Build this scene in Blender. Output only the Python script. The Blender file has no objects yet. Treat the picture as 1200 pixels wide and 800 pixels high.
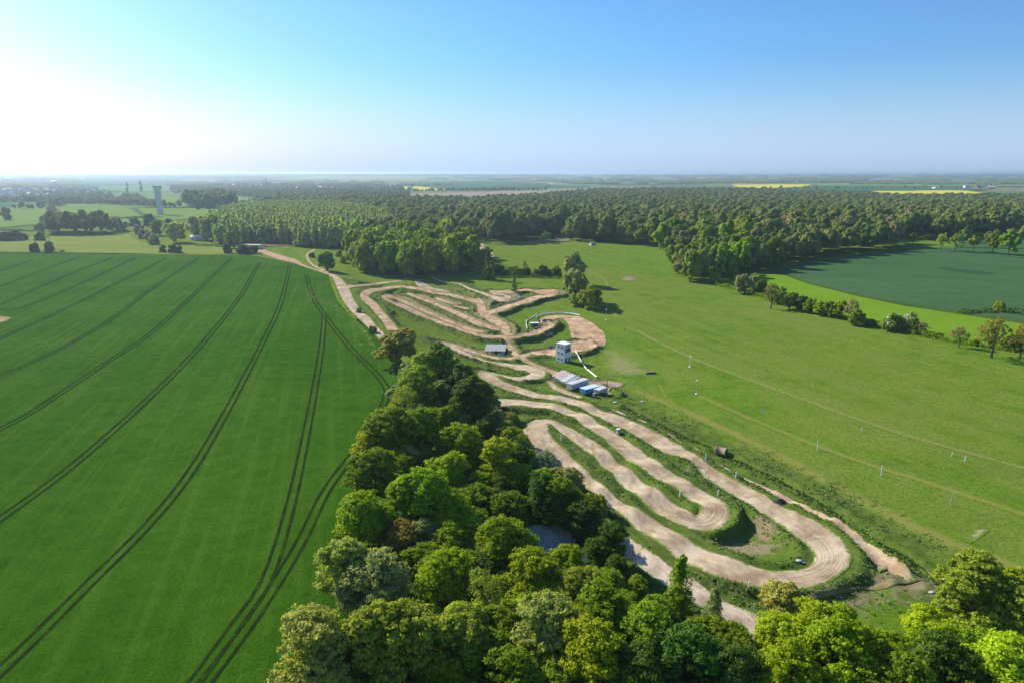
import bpy, math, random
import numpy as np
from mathutils import Vector

# ------------------------------------------------------------------ camera, light, sky
sc = bpy.context.scene
COL = sc.collection
CAM_H, FPX, PITCH = 70.0, 800.0, math.atan(197/800)
cam = bpy.data.cameras.new('camera'); camo = bpy.data.objects.new('camera', cam); COL.objects.link(camo)
camo.location = (0, 0, CAM_H); camo.rotation_euler = (math.pi/2 - PITCH, 0, 0)
cam.sensor_width = 36; cam.lens = 24; cam.clip_start = 0.5; cam.clip_end = 200000
sc.camera = camo
SUN_AZ, SUN_EL = math.radians(-50), math.radians(33)
w = bpy.data.worlds.new('World'); sc.world = w; w.use_nodes = True
nt = w.node_tree; bg = nt.nodes['Background']
sky = nt.nodes.new('ShaderNodeTexSky'); sky.sky_type = 'NISHITA'; sky.sun_disc = False
sky.sun_elevation = SUN_EL; sky.sun_rotation = SUN_AZ
sky.altitude = 0; sky.air_density = 1.0; sky.dust_density = 0.8; sky.ozone_density = 2.2
# spring haze: the lowest degrees of the sky pale towards lavender all the way round
gm = nt.nodes.new('ShaderNodeNewGeometry'); sx = nt.nodes.new('ShaderNodeSeparateXYZ'); nt.links.new(gm.outputs['Incoming'], sx.inputs[0])
ab = nt.nodes.new('ShaderNodeMath'); ab.operation = 'ABSOLUTE'; nt.links.new(sx.outputs[2], ab.inputs[0])
mr = nt.nodes.new('ShaderNodeMapRange'); mr.interpolation_type = 'SMOOTHSTEP'; mr.inputs[1].default_value = 0.0; mr.inputs[2].default_value = 0.15; mr.inputs[3].default_value = 0.9; mr.inputs[4].default_value = 0.0
nt.links.new(ab.outputs[0], mr.inputs[0])
bwn = nt.nodes.new('ShaderNodeRGBToBW'); nt.links.new(sky.outputs[0], bwn.inputs[0])
lav = nt.nodes.new('ShaderNodeMix'); lav.data_type = 'RGBA'; lav.blend_type = 'MULTIPLY'; lav.inputs[0].default_value = 1; lav.inputs[7].default_value = (4.3, 3.4, 3.4, 1)
pw_ = nt.nodes.new('ShaderNodeMath'); pw_.operation = 'POWER'; pw_.inputs[1].default_value = 0.35; nt.links.new(bwn.outputs[0], pw_.inputs[0]); nt.links.new(pw_.outputs[0], lav.inputs[6])
mxs = nt.nodes.new('ShaderNodeMix'); mxs.data_type = 'RGBA'; nt.links.new(mr.outputs[0], mxs.inputs[0]); nt.links.new(sky.outputs[0], mxs.inputs[6]); nt.links.new(lav.outputs[2], mxs.inputs[7])
tint = nt.nodes.new('ShaderNodeMix'); tint.data_type = 'RGBA'; tint.blend_type = 'MULTIPLY'; tint.inputs[0].default_value = 1; tint.inputs[7].default_value = (0.64, 0.92, 1.25, 1); nt.links.new(mxs.outputs[2], tint.inputs[6])
# the glow round the sun is whiter than the blue sky away from it
gl = nt.nodes.new('ShaderNodeMapRange'); gl.interpolation_type = 'SMOOTHSTEP'; gl.inputs[1].default_value = 6.0; gl.inputs[2].default_value = 16.0; nt.links.new(bwn.outputs[0], gl.inputs[0])
gt = nt.nodes.new('ShaderNodeMix'); gt.data_type = 'RGBA'; gt.inputs[6].default_value = (0.60, 0.97, 1.34, 1); gt.inputs[7].default_value = (1.15, 1.05, 1.0, 1); nt.links.new(gl.outputs[0], gt.inputs[0]); nt.links.new(gt.outputs[2], tint.inputs[7])
nt.links.new(tint.outputs[2], bg.inputs[0]); bg.inputs[1].default_value = 0.079
sl = bpy.data.lights.new('sun', 'SUN'); sun = bpy.data.objects.new('sun', sl); COL.objects.link(sun)
sl.energy = 4.6; sl.angle = math.radians(0.5); sl.color = (1.0, 0.95, 0.86)
SV = Vector((math.sin(SUN_AZ)*math.cos(SUN_EL), math.cos(SUN_AZ)*math.cos(SUN_EL), math.sin(SUN_EL)))
sun.rotation_euler = SV.to_track_quat('Z', 'Y').to_euler(); sun.location = (-300, 300, 300)
sc.view_settings.view_transform = 'Standard'; sc.view_settings.look = 'None'
sc.view_settings.exposure = 0.62; sc.view_settings.gamma = 1
sc.cycles.max_bounces = 6; sc.cycles.volume_bounces = 1; sc.cycles.transparent_max_bounces = 8
sc.cycles.use_denoising = True

rs = np.random.RandomState
rng = rs(7)

# ------------------------------------------------------------------ noise and terrain
def sstep(t):
    t = np.clip(t, 0, 1); return t*t*(3-2*t)
_tab = rs(3).rand(64, 64)
def vnoise(x, y, s):
    x = np.asarray(x, float)/s + 1000.3; y = np.asarray(y, float)/s + 1000.7
    i = np.floor(x).astype(int); j = np.floor(y).astype(int); fx = sstep(x-i); fy = sstep(y-j)
    a = _tab[i & 63, j & 63]; b = _tab[(i+1) & 63, j & 63]; c = _tab[i & 63, (j+1) & 63]; d = _tab[(i+1) & 63, (j+1) & 63]
    return (a*(1-fx)+b*fx)*(1-fy)+(c*(1-fx)+d*fx)*fy - 0.5
def field_edge(y):
    return np.interp(y, [60, 260, 330, 490, 600, 800], [-38, -42, -66, -132, -202, -330])
def zbase(x, y):
    x = np.asarray(x, float); y = np.asarray(y, float)
    u = x - field_edge(y)
    win = sstep((y-20)/60)*(1-sstep((y-420)/170))
    v = -6*sstep(u/34)*(1-0.55*sstep((u-75)/90))*win
    r = 5.5*sstep((x-95)/190)*(1-sstep((y-620)/350))*sstep((y+100)/150)
    D = np.hypot(x, y)
    far = sstep((D-700)/1500)
    f = far*(5*vnoise(x, y, 1400) + 2.5*vnoise(x+300, y, 600))
    f = f + sstep((D-6500)/9000)*(36+26*vnoise(x, y, 4200))
    hill = 1.0*np.exp(-(((x-700)/600)**2+((y-1350)/500)**2))
    return v + r + f + hill + 0.5*vnoise(x, y, 45)*sstep((u-30)/30)*(1-sstep((y-600)/200))

def ray(px, py):
    u = (px-600)/FPX; v = (400-py)/FPX
    return u, math.cos(PITCH)+v*math.sin(PITCH), -math.sin(PITCH)+v*math.cos(PITCH)
def unproj(px, py, zf=zbase, dz=0.0):
    dx, dy, dzz = ray(px, py)
    z = 0.0
    for _ in range(14):
        t = (z+dz-CAM_H)/dzz
        z = 0.5*z + 0.5*zf(dx*t, dy*t)
    t = (z+dz-CAM_H)/dzz
    x, y = dx*t, dy*t
    return (float(x), float(y)) if np.ndim(x) == 0 else (x, y)

def spline(P, step):
    """Catmull-Rom through the rows of P (columns 0:2 and 2:4 are two edges), resampled about every step metres."""
    P = np.asarray(P, float); n = len(P)
    if n == 2: P = np.array([P[0], (P[0]+P[1])/2, P[1]]); n = 3
    E = np.vstack([2*P[0]-P[1], P, 2*P[-1]-P[-2]]); out = []
    for i in range(1, n):
        a, b, c, d = E[i-1], E[i], E[i+1], E[i+2]
        L = max(np.hypot(*(c-b)[:2]), np.hypot(*(c-b)[-2:])); k = max(1, int(math.ceil(L/step)))
        for t in np.arange(k)/k:
            out.append(0.5*((2*b)+(c-a)*t+(2*a-5*b+4*c-d)*t*t+(3*b-a-3*c+d)*t**3))
    out.append(P[-1]); return np.array(out)

# dirt lanes: (name key, raise, tint, stations (xl,yl,xr,yr) in photo pixels)
LANES = [
 ('outer_lane', 'A', [(560,436,564,432.5),(560,440,580,438),(572.5,448,586,444),(597.5,458,605,452.5),(631,466.5,636,461),(662,472.5,670,466),(687.5,481,692,474),(710,494,717.5,485.5),(719,497,734,490),(748,512,765,504.5),(771,527,795,521),(795,535,811,529.5),(812.5,543,822,538),(831,563.5,847.5,556),(856,578,875,569),(880,592,897,581),(907.5,609,916,593),(933,627.5,950,608),(949,641,977,624),(955,654,992,640),(950,661.5,997,656),(937,667,984,672),(920,668,962,684),(902.5,667.5,925,690),(877.5,661,890,687.5),(850,652,858,680),(830,643.5,840,675),(812,634.5,818,665),(787.5,621,794,652),(770,609,772,636),(753,600,750,621),(735,590,728,603),(720,580,708,588),(704,566,690,575),(690,554,673,563),(672,536,650,552),(652.5,518,628,540),(643,506,617,524),(643,498,612,508),(644,497,620,495),(650,500,632,491.5),(658,507,648,492.5),(672,517,668,500.5),(695,534.5,691,514),(702,541,705,522),(715,553,724,540),(728,566,741,552),(744,580,757,565),(765,596,775,577),(787,611,795,591),(803,618,808,600),(822,621.5,816,601),(841,618.5,820,598.5),(853,610,822,595),(857,601,819.5,590.5),(849,589,809,584),(836,580,797,576),(818,570.5,781,566),(804,562,768,558),(775,544,739,541),(757,531,722,528),(738,518,709,514.5),(720,506.5,696,506),(705,497,683,497.5),(690,487,666,486),(660,476,641,479),(635,470.6,610,475),(597.5,467.5,582.5,475.6),(572,466,566,472)]),
 ('upper_loop', 'E', [(572,437,575,440.5),(587,439,586,442),(600,441.2,600,444.5),(614,441,616,445),(622,438,629,443.5),(620,435.5,636,440),(616,434,637,436),(608,433,634,431.5),(600,431,622,428),(590,429,600,426.5),(578,427,582,424.5)]),
 ('lower_branch', 'G', [(512,403.5,516,400.5),(524,406.5,529,404),(535,413,541,411),(552,420,557,418),(574,426,577,424.5),(589,429,590,426.5)]),
 ('long_branch', 'F', [(513,402.5,516,400.5),(529,404.5,530,402.7),(555,413.5,556,411.3),(572,418.5,573,416.2),(592,422,592.5,419),(611,419.5,611,415.5),(622,416.5,622,412.5),(640,415.5,640,411),(652,417,652,410.5),(668,414,668,405),(676,410,676,401)]),
 ('shed_path', 'H', [(589,396,596,394),(589.5,400,596.5,399),(597,411,603.5,409.5),(602.5,418,608.5,417),(612,423.5,616,420.5),(627,430,630.5,427),(636,434,640,430.5),(647,439.5,653,435.5),(661,444,668,440),(680,452,684,447),(698,459,702,453),(712,465,719,461)]),
 ('verge_path', 'H2', [(639.5,447,643.5,444.5),(645,452,650,450),(651,457,656,454),(664,462,668,459),(680,468,684,465.5)]),
 ('field_road', 'L', [(385.5,322,389.5,320),(391.5,332,399,326),(397.5,349,408,336),(405,358.5,415,352),(415,369,425,365),(424,377,434,373),(436,388,443,384),(446,399,452,394),(452,408,459,402)]),
 ('farm_road', 'K', [(290,290,296,285),(302,295,305,289.5),(312,299.5,316,294.5),(329,305,332,299.5),(344,308.5,346,303.5),(356,313,357,310.5),(368,317.5,369,315),(378,321,382,317.5),(386,325,391,320)]),
 ('winding_footpath', 'K2', [(372,288.3,373,289.6),(366,293,367.5,294.5),(360,296.5,361.5,297.8),(358.5,301,361,301),(361,306.5,363,305),(367,312,368.5,310.3),(375,316,376,314),(384,319.5,386,317.5)]),
 ('link_road', 'M', [(404,338,406,333.5),(415,336.8,416,334.2),(429,335,430,333),(442.5,333.5,442.5,331.7),(456,331.3,456,329.7),(470,329.8,470,328),(479,326.8,478,325),(487,323.6,486,322.2)]),
 ('far_loop', 'N', [(455,387.5,467,387.5),(449,377,458.5,377),(441,367.5,450,367),(434,359,443,358),(428,354,437.5,353),(423,347.5,432,349),(426,341.5,433,345),(436,338.4,440,341.5),(455,336,455,338.6),(474,335.3,474,337.6),(495,338,494,340.6),(510,341.4,509,344.2),(522,343.2,521,345.9),(535,346,534,348.6),(551,350.5,550,353),(563,351,558,355),(568,357,560.5,359),(569,363,561,364.5),(570,367,564,371),(580,372,571,374.5),(591,378,583,382),(597,385,588,388),(598,391,592,393.5)]),
 ('inner_chute', 'O', [(572,388.2,571,389.8),(558,386.5,556,389),(543,381.5,541,383.8),(528,376,526,378),(512,369,510,371),(497,362.5,495,364.5),(482,355.5,480,357.8),(467,349.3,466,352),(456,346,457.5,349.7),(449.5,346.5,454.5,350),(447,348.5,455,351),(451,352,459,353),(463,357,468,355.4),(477,363.5,482,361.2),(495,371.8,499,369.8),(513,378.5,517,376.5),(531,384.5,533,382.3),(547,389.8,549,387.3),(560,394,562,391.2),(575,396.5,576,393.3),(591,397,591,393.5),(606,396,606,393.2),(620,394.5,619,391.5),(634,389.5,630,387.5),(646,384,638,383.5),(651,378.5,640,378)]),
 ('middle_chute', 'P', [(476,345.2,478,342.8),(488,349.5,492,348.2),(505,355.8,509,354),(523,363.6,527,361.6),(541,372,546,369.5),(557,380,562,377),(570,385,575,381.5),(580,387,583,384),(587,387,588,384)]),
 ('upper_chute', 'Q', [(488,346.2,490,345),(499,350.4,501,349),(511,355,513,353.4),(524,358.8,526,357.3),(538,361.3,540,359.6),(550,363.5,551,362)]),
 ('short_spur', 'R', [(509,350,511,348.6),(518,353,520,351.5),(527,356,530,354.5),(535,357.5,537,356.3)]),
 ('shaded_lane', 'S', [(486,328.5,494,327.5),(488,333,496,331),(494,337.5,501,334.5),(504,341,509,338),(518,343,520,340),(527,344.8,529,342.8)]),
 ('thin_crest_lane', 'S2', [(504,322.5,505,321.3),(512,326.8,513,325.5),(525,330.6,526,329.3),(539,333.8,540,332.4),(548,338.5,549,337.1),(556,341.2,557,339.8),(570,346.5,571,344.6),(580,350.6,582,347.6),(589,353.8,589,348.4),(597,350.8,592,347),(598,347.4,590,345.6),(590,346,586,344),(576,345.4,577,343.4)]),
 ('top_lane', 'T', [(573,340.5,573,343),(585,341,585,344.5),(597,340.3,597,343.8),(608,339.8,608,342.2),(617,338.6,617,340.6),(626,340.2,626,342.2),(636,342.6,634,344.2),(644,341.5,640,345.2),(649,345.5,641,346.4),(646,348,638,346.6),(634,350.2,629,347.3),(626,351.8,621,348.8),(616,356,612,352.6),(604,358.2,601,355.8),(593,362.6,590,359),(583,366.4,580,362.8),(571,368.4,570,365.3),(560,367.8,560,366)]),
 ('top_wedge', 'T2', [(620,340.2,620,342),(632,339.8,632,343.2),(644,339.6,642,345.8),(653,339.4,650,346.5),(656,341.2,655,344.5)]),
 ('ditch_path', 'U', [(715,480,717,477.5),(734,489.5,737,487.5),(765,502,768,499.5),(800,524.5,803,522),(838,546,842,543),(878,567,882,564),(900,580,907,575),(930,598,938,590),(955,610,966,603),(985,626,996,620),(1009,645,1019,639),(1034,664,1046,658),(1062,683,1076,680)]),
 ('toe_lane', 'W', [(979,620,984,616.5),(994,630,1000,625),(1008,644,1014,637),(1020,658,1030,651),(1029,672,1044,665)]),
 ('service_road', 'X', [(690,603,703,598),(700,618,714,611),(718,637,732,628),(738,654,750,645),(760,672,774,660),(782,688,797,675),(806,702,822,688),(832,718,846,703),(856,732,872,714),(868,745,888,724),(882,766,904,742),(900,790,922,764)]),
 ('end_track', 'Z', [(926,713,931,707),(950,708,955,702),(975,702,980,697),(1010,692,1013,688),(1035,690,1040,682),(1062,684,1080,680)]),
]
RAISE = {'A': 1.3, 'W': 0, 'F': 0.6, 'N': 1.0, 'O': 1.7, 'P': 1.3, 'T': 1.2, 'S2': 1.0, 'T2': 1.2, 'E': 0.5}
lanes = []
for nm, key, st in LANES:
    rz = RAISE.get(key, 0)
    P = [unproj(a, b, dz=rz) + unproj(c, d, dz=rz) for a, b, c, d in st]
    S = spline(P, 1.1 if P[0][1] < 260 else 1.8)
    if key in 'NOPQRST' or key in ('S2', 'T', 'F', 'E'): m_ = (S[:, :2]+S[:, 2:])/2; S = np.hstack([m_+(S[:, :2]-m_)*1.22, m_+(S[:, 2:]-m_)*1.22])
    Cn = (S[:, :2]+S[:, 2:])/2; W = np.hypot(*(S[:, :2]-S[:, 2:]).T)/2
    lanes.append(dict(name=nm, key=key, S=S, C=Cn, W=W, rz=rz, s=np.r_[0, np.cumsum(np.hypot(*np.diff(Cn, axis=0).T))]))

def seg_dist(X, Y, C, W, s):
    """distance to the lane centre line, the half width and arc length at the nearest place"""
    best = np.full(X.shape, 1e9); bw = np.ones(X.shape); bs = np.zeros(X.shape)
    for i in range(len(C)-1):
        ax, ay = C[i]; bx, by = C[i+1]; L2 = (bx-ax)**2+(by-ay)**2+1e-9
        m = (np.abs(X-ax) < 16) & (np.abs(Y-ay) < 16)
        if not m.any(): continue
        x = X[m]; y = Y[m]
        t = np.clip(((x-ax)*(bx-ax)+(y-ay)*(by-ay))/L2, 0, 1)
        d = np.hypot(x-ax-t*(bx-ax), y-ay-t*(by-ay)); wv = W[i]+(W[i+1]-W[i])*t
        e = d-wv; cur = best[m]; k = e < cur
        cur[k] = e[k]; best[m] = cur
        q = bw[m]; q[k] = wv[k]; bw[m] = q
        q = bs[m]; q[k] = (s[i]+t*(s[i+1]-s[i]))[k]; bs[m] = q
    return best, bw, bs

def grow(start, stop, s0, g):
    out = []; x = start; s = s0
    while x < stop: s *= g; x += s; out.append(x)
    return np.array(out)
gx = np.r_[-grow(112, 42000, 0.9, 1.13)[::-1], np.arange(-112, 100, 0.8), grow(100, 42000, 0.9, 1.13)]
gy = np.r_[90-grow(0, 2500, 0.9, 1.2)[::-1], np.arange(90, 260, 0.8), np.arange(260, 455, 1.25), 455+grow(0, 42000, 1.4, 1.07)]
GX, GY = np.meshgrid(gx, gy)
Z0 = zbase(GX, GY)
ix = (gx > -130) & (gx < 110); iy = (gy > 85) & (gy < 470)
sub = np.ix_(iy, ix); X = GX[sub]; Y = GY[sub]
emin = np.full(X.shape, 1e9); lift = np.zeros(X.shape); carve = np.zeros(X.shape)
for L in lanes:
    e, bw, bs = seg_dist(X, Y, L['C'], L['W'], L['s'])
    if L['key'] not in ('U', 'K2', 'H2', 'Z'): emin = np.minimum(emin, e)
    rz = L['rz']
    if rz:
        near = sstep(1-np.clip(e, 0, None)/(1.5+rz*2.2)); lift = np.maximum(lift, rz*near)
    if L['key'] == 'A':      # rollers and jumps along the near lanes, banked hairpins
        ins = sstep(1-np.clip(e, 0, None)/2)
        zone = ((Y > 118) & (Y < 178)) | ((Y > 195) & (Y < 230))
        lift += ins*zone*0.38*np.sin(bs/13*2*np.pi)*sstep(1-np.abs(X-28)/45)
    carve = np.maximum(carve, sstep((0.1-e)/0.5)*0.13)
gnoise = vnoise(X, Y, 3)*1.2 + vnoise(X, Y, 1.3)*0.6
rim = np.exp(-((emin-1.5)/1.0)**2)*(0.85+0.75*gnoise)*(emin > 0)*(1+0.25*sstep((Y-255)/30)*(1-sstep((Y-420)/30)))
# raised hairpin rim with a falling bank outside, a hollow inside the outer loop
def blob(px, py, rx, ry, dz=0):
    cx, cy = unproj(px, py, dz=dz); return np.exp(-(((X-cx)/rx)**2+((Y-cy)/ry)**2)**2)
lift -= blob(880, 622, 9, 8)*0.9*(emin > 1.0)*sstep((emin-1)/3)
lift -= blob(650, 640, 11, 8)*3.0
rough = gnoise*0.32*sstep(emin/2)*sstep((14-emin)/10)
Zs = Z0.copy(); Zs[sub] += lift + rim + rough
# ditch right of the track
dp = np.array([unproj(*q) for q in [(735,478),(770,497),(840,530),(905,560),(960,590),(1010,622),(1060,655),(1100,685),(1130,700)]])
Dd, _, _ = seg_dist(X, Y, dp, np.full(len(dp), 0.3), np.arange(len(dp))*1.0)
gs = vnoise(X, Y, 2.2)
Zs[sub] += -0.7*np.exp(-(Dd/1.1)**2) + 0.45*np.exp(-((Dd-2.4)/1.3)**2)*(0.8+1.4*gs) + 0.5*np.exp(-((Dd-8)/4)**2)*np.clip(0.3+1.6*gs, 0, 2)*0.8
Zg = Zs.copy(); Zg[sub] -= carve
CARV = np.zeros_like(Zs); CARV[sub] = carve
def interp(G, x, y):
    x = np.asarray(x, float); y = np.asarray(y, float)
    i = np.clip(np.searchsorted(gx, x)-1, 0, len(gx)-2); j = np.clip(np.searchsorted(gy, y)-1, 0, len(gy)-2)
    fx = np.clip((x-gx[i])/(gx[i+1]-gx[i]), 0, 1); fy = np.clip((y-gy[j])/(gy[j+1]-gy[j]), 0, 1)
    return (G[j, i]*(1-fx)+G[j, i+1]*fx)*(1-fy)+(G[j+1, i]*(1-fx)+G[j+1, i+1]*fx)*fy
def surf(x, y): return interp(Zs, x, y)
def gz(x, y): return float(interp(Zs, x, y))
def P3(px, py):
    x, y = unproj(px, py, surf); return x, y, gz(x, y)

# ------------------------------------------------------------------ node helpers
def new_mat(name):
    m = bpy.data.materials.new(name); m.use_nodes = True
    nt = m.node_tree; return m, nt, nt.nodes['Principled BSDF']
class NB:
    def __init__(s, nt): s.nt = nt
    def n(s, t, **k):
        o = s.nt.nodes.new(t)
        for a, b in k.items(): setattr(o, a, b)
        return o
    def l(s, a, b): s.nt.links.new(a, b)
    def pos(s):
        return s.n('ShaderNodeNewGeometry').outputs['Position']
    def noise(s, scale, vec=None, detail=3, rough=0.6, stretch=None):
        v = vec or s.pos()
        if stretch:
            if len(stretch) > 3 and stretch[3]:
                m0 = s.n('ShaderNodeMapping'); m0.inputs['Rotation'].default_value = (0, 0, stretch[3]); s.l(v, m0.inputs[0]); v = m0.outputs[0]
            mp = s.n('ShaderNodeMapping'); mp.inputs['Scale'].default_value = stretch[:3]
            s.l(v, mp.inputs[0]); v = mp.outputs[0]
        o = s.n('ShaderNodeTexNoise'); o.inputs['Scale'].default_value = scale; o.inputs['Detail'].default_value = detail
        o.inputs['Roughness'].default_value = rough; s.l(v, o.inputs['Vector']); return o.outputs['Fac']
    def ramp(s, fac, stops):
        r = s.n('ShaderNodeValToRGB'); e = r.color_ramp.elements
        while len(e) < len(stops): e.new(0.5)
        for q, (p, c) in zip(e, stops): q.position = p; q.color = (*c, 1)
        s.l(fac, r.inputs[0]); return r.outputs[0]
    def mix(s, fac, a, b, mode='MIX'):
        m = s.n('ShaderNodeMix', data_type='RGBA', blend_type=mode)
        for i, q in ((0, fac), (6, a), (7, b)):
            if hasattr(q, 'is_linked'): s.l(q, m.inputs[i])
            elif i == 0: m.inputs[0].default_value = q
            else: m.inputs[i].default_value = (*q, 1)
        return m.outputs[2]
    def math(s, op, a, b=0.0, clamp=False):
        m = s.n('ShaderNodeMath', operation=op, use_clamp=clamp)
        for i, q in ((0, a), (1, b)):
            if hasattr(q, 'is_linked'): s.l(q, m.inputs[i])
            else: m.inputs[i].default_value = q
        return m.outputs[0]
    def step(s, v, a, b):
        m = s.n('ShaderNodeMapRange', interpolation_type='SMOOTHSTEP'); m.inputs[1].default_value = a; m.inputs[2].default_value = b
        s.l(v, m.inputs[0]); return m.outputs[0]
    def bump(s, h, strength, dist, bs):
        b = s.n('ShaderNodeBump'); b.inputs['Strength'].default_value = strength; b.inputs['Distance'].default_value = dist
        s.l(h, b.inputs['Height']); s.l(b.outputs[0], bs.inputs['Normal']); return b

def grass_color(b, rich=1.0):
    big = b.noise(0.012, detail=3); mid = b.noise(0.11, detail=4, rough=0.65); fine = b.noise(1.1, detail=4, rough=0.8)
    c = b.ramp(mid, [(0.3, (0.080, 0.156, 0.011)), (0.5, (0.122, 0.208, 0.017)), (0.7, (0.172, 0.232, 0.032))])
    c = b.mix(b.math('MULTIPLY', b.step(big, 0.42, 0.62), 0.6), c, (0.165, 0.212, 0.030))
    band = b.noise(1.0, detail=4, rough=0.65, stretch=(0.11, 0.005, 1, math.radians(-20)))
    c = b.mix(b.math('MULTIPLY', b.step(band, 0.46, 0.58), 0.5), c, (0.190, 0.225, 0.045))
    c = b.mix(b.math('MULTIPLY', b.step(fine, 0.42, 0.64), 0.6), c, (0.058, 0.122, 0.009))
    c = b.mix(b.math('MULTIPLY', b.step(b.noise(0.45, detail=5, rough=0.75), 0.52, 0.68), 0.5), c, (0.17, 0.215, 0.05))
    return c, fine
def set_rough(bs, r, spec=0.25):
    bs.inputs['Roughness'].default_value = r; bs.inputs['Specular IOR Level'].default_value = spec

def m_ground():
    m, nt, bs = new_mat('meadow_grass'); b = NB(nt)
    c, fine = grass_color(b)
    # far country: patchwork of fields, too far to tell their pieces apart
    g = b.n('ShaderNodeNewGeometry')
    ln = b.n('ShaderNodeVectorMath', operation='LENGTH'); b.l(g.outputs['Position'], ln.inputs[0])
    mp = b.n('ShaderNodeMapping'); mp.inputs['Scale'].default_value = (1/520, 1/700, 0.0); mp.inputs['Rotation'].default_value = (0, 0, 0.35); b.l(g.outputs['Position'], mp.inputs[0])
    vo = b.n('ShaderNodeTexVoronoi'); vo.inputs['Scale'].default_value = 1.0; vo.inputs['Randomness'].default_value = 0.75; b.l(mp.outputs[0], vo.inputs['Vector'])
    sx = b.n('ShaderNodeSeparateColor'); b.l(vo.outputs['Color'], sx.inputs[0])
    pc = b.n('ShaderNodeValToRGB'); pc.color_ramp.interpolation = 'CONSTANT'
    st = [(0, (0.10, 0.165, 0.05)), (0.22, (0.15, 0.20, 0.07)), (0.42, (0.05, 0.115, 0.045)), (0.6, (0.19, 0.18, 0.10)), (0.72, (0.12, 0.19, 0.055)), (0.9, (0.24, 0.20, 0.14))]
    e = pc.color_ramp.elements
    while len(e) < len(st): e.new(0.5)
    for q, (p, cc) in zip(e, st): q.position = p; q.color = (*cc, 1)
    b.l(sx.outputs[0], pc.inputs[0])
    farf = b.step(ln.outputs['Value'], 900, 1500)
    c = b.mix(farf, c, pc.outputs[0])
    # rough bank weeds where the ground is disturbed near the track (painted by the earthworks attribute)
    at = b.n('ShaderNodeAttribute', attribute_name='disturbed')
    weeds = b.noise(0.55, detail=5, rough=0.7)
    wc = b.ramp(weeds, [(0.32, (0.036, 0.075, 0.014)), (0.5, (0.075, 0.118, 0.024)), (0.62, (0.135, 0.145, 0.05)), (0.78, (0.26, 0.21, 0.13))])
    c = b.mix(at.outputs['Fac'], c, wc)
    at2 = b.n('ShaderNodeAttribute', attribute_name='bare')
    wn = b.step(b.math('ADD', at2.outputs['Fac'], b.math('MULTIPLY', b.math('SUBTRACT', b.noise(0.5, detail=5, rough=0.75), 0.5), 1.6)), 0.35, 0.75)
    c = b.mix(b.math('MULTIPLY', wn, 0.85), c, (0.29, 0.225, 0.135))
    b.l(c, bs.inputs['Base Color']); set_rough(bs, 0.9, 0.0)
    h = b.noise(1.0, detail=6, rough=0.85)
    b.bump(h, 0.8, 0.42, bs)
    return m
def m_dirt(name, dark=(0.31, 0.222, 0.145), light=(0.60, 0.50, 0.365)):
    m, nt, bs = new_mat(name); b = NB(nt)
    uv = b.n('ShaderNodeUVMap', uv_map='UVMap').outputs[0]
    oi = b.n('ShaderNodeObjectInfo')
    streak = b.noise(1.0, uv, detail=4, rough=0.7, stretch=(1.6, 0.05, 1)); fin = b.noise(2.2, detail=4, rough=0.75); big = b.noise(0.10, detail=3)
    across = b.noise(1.0, uv, detail=2, stretch=(0.18, 0.22, 1))
    f = b.math('ADD', b.math('MULTIPLY', streak, 0.40), b.math('ADD', b.math('MULTIPLY', big, 0.60), b.math('MULTIPLY', fin, 0.22)))
    f = b.math('ADD', f, b.math('MULTIPLY', b.math('SUBTRACT', across, 0.5), 0.75))
    c = b.ramp(b.math('MULTIPLY', f, 0.86), [(0.38, dark), (0.52, tuple(0.5*(u+v) for u, v in zip(dark, light))), (0.66, light)])
    c = b.mix(b.math('MULTIPLY', b.step(b.noise(0.16, detail=5, rough=0.7), 0.52, 0.68), 0.55), c, tuple(0.62*q for q in dark))
    c = b.mix(1.0, c, oi.outputs['Color'], 'MULTIPLY')
    gc, fine = grass_color(b)
    e = b.n('ShaderNodeAttribute', attribute_name='edge').outputs['Fac']
    ed = b.math('ADD', e, b.math('MULTIPLY', b.math('SUBTRACT', b.noise(0.9, detail=5, rough=0.75), 0.5), 0.9))
    msk = b.step(ed, 0.02, 0.24)
    c = b.mix(msk, gc, c)
    b.l(c, bs.inputs['Base Color']); set_rough(bs, 0.9, 0.0)
    hh = b.math('ADD', b.math('MULTIPLY', streak, 1.0), b.math('MULTIPLY', fin, 0.4))
    b.bump(hh, 0.75, 0.30, bs)
    return m
def m_worn(name, col, amount, base=None):
    """mown or trodden grass"""
    m, nt, bs = new_mat(name); b = NB(nt)
    gc, fine = grass_color(b)
    e = b.n('ShaderNodeAttribute', attribute_name='edge').outputs['Fac']
    nz = b.noise(0.35, detail=5, rough=0.7)
    if base: gc = b.mix(0.0, base, base)
    msk = b.math('MULTIPLY', b.step(b.math('ADD', e, b.math('MULTIPLY', b.math('SUBTRACT', nz, 0.5), 1.6)), 0.1, 0.9), amount)
    c = b.mix(msk, gc, col); b.l(c, bs.inputs['Base Color']); set_rough(bs, 0.9, 0.0)
    b.bump(b.noise(1.3, detail=5, rough=0.8), 0.7, 0.35, bs); return m
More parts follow.
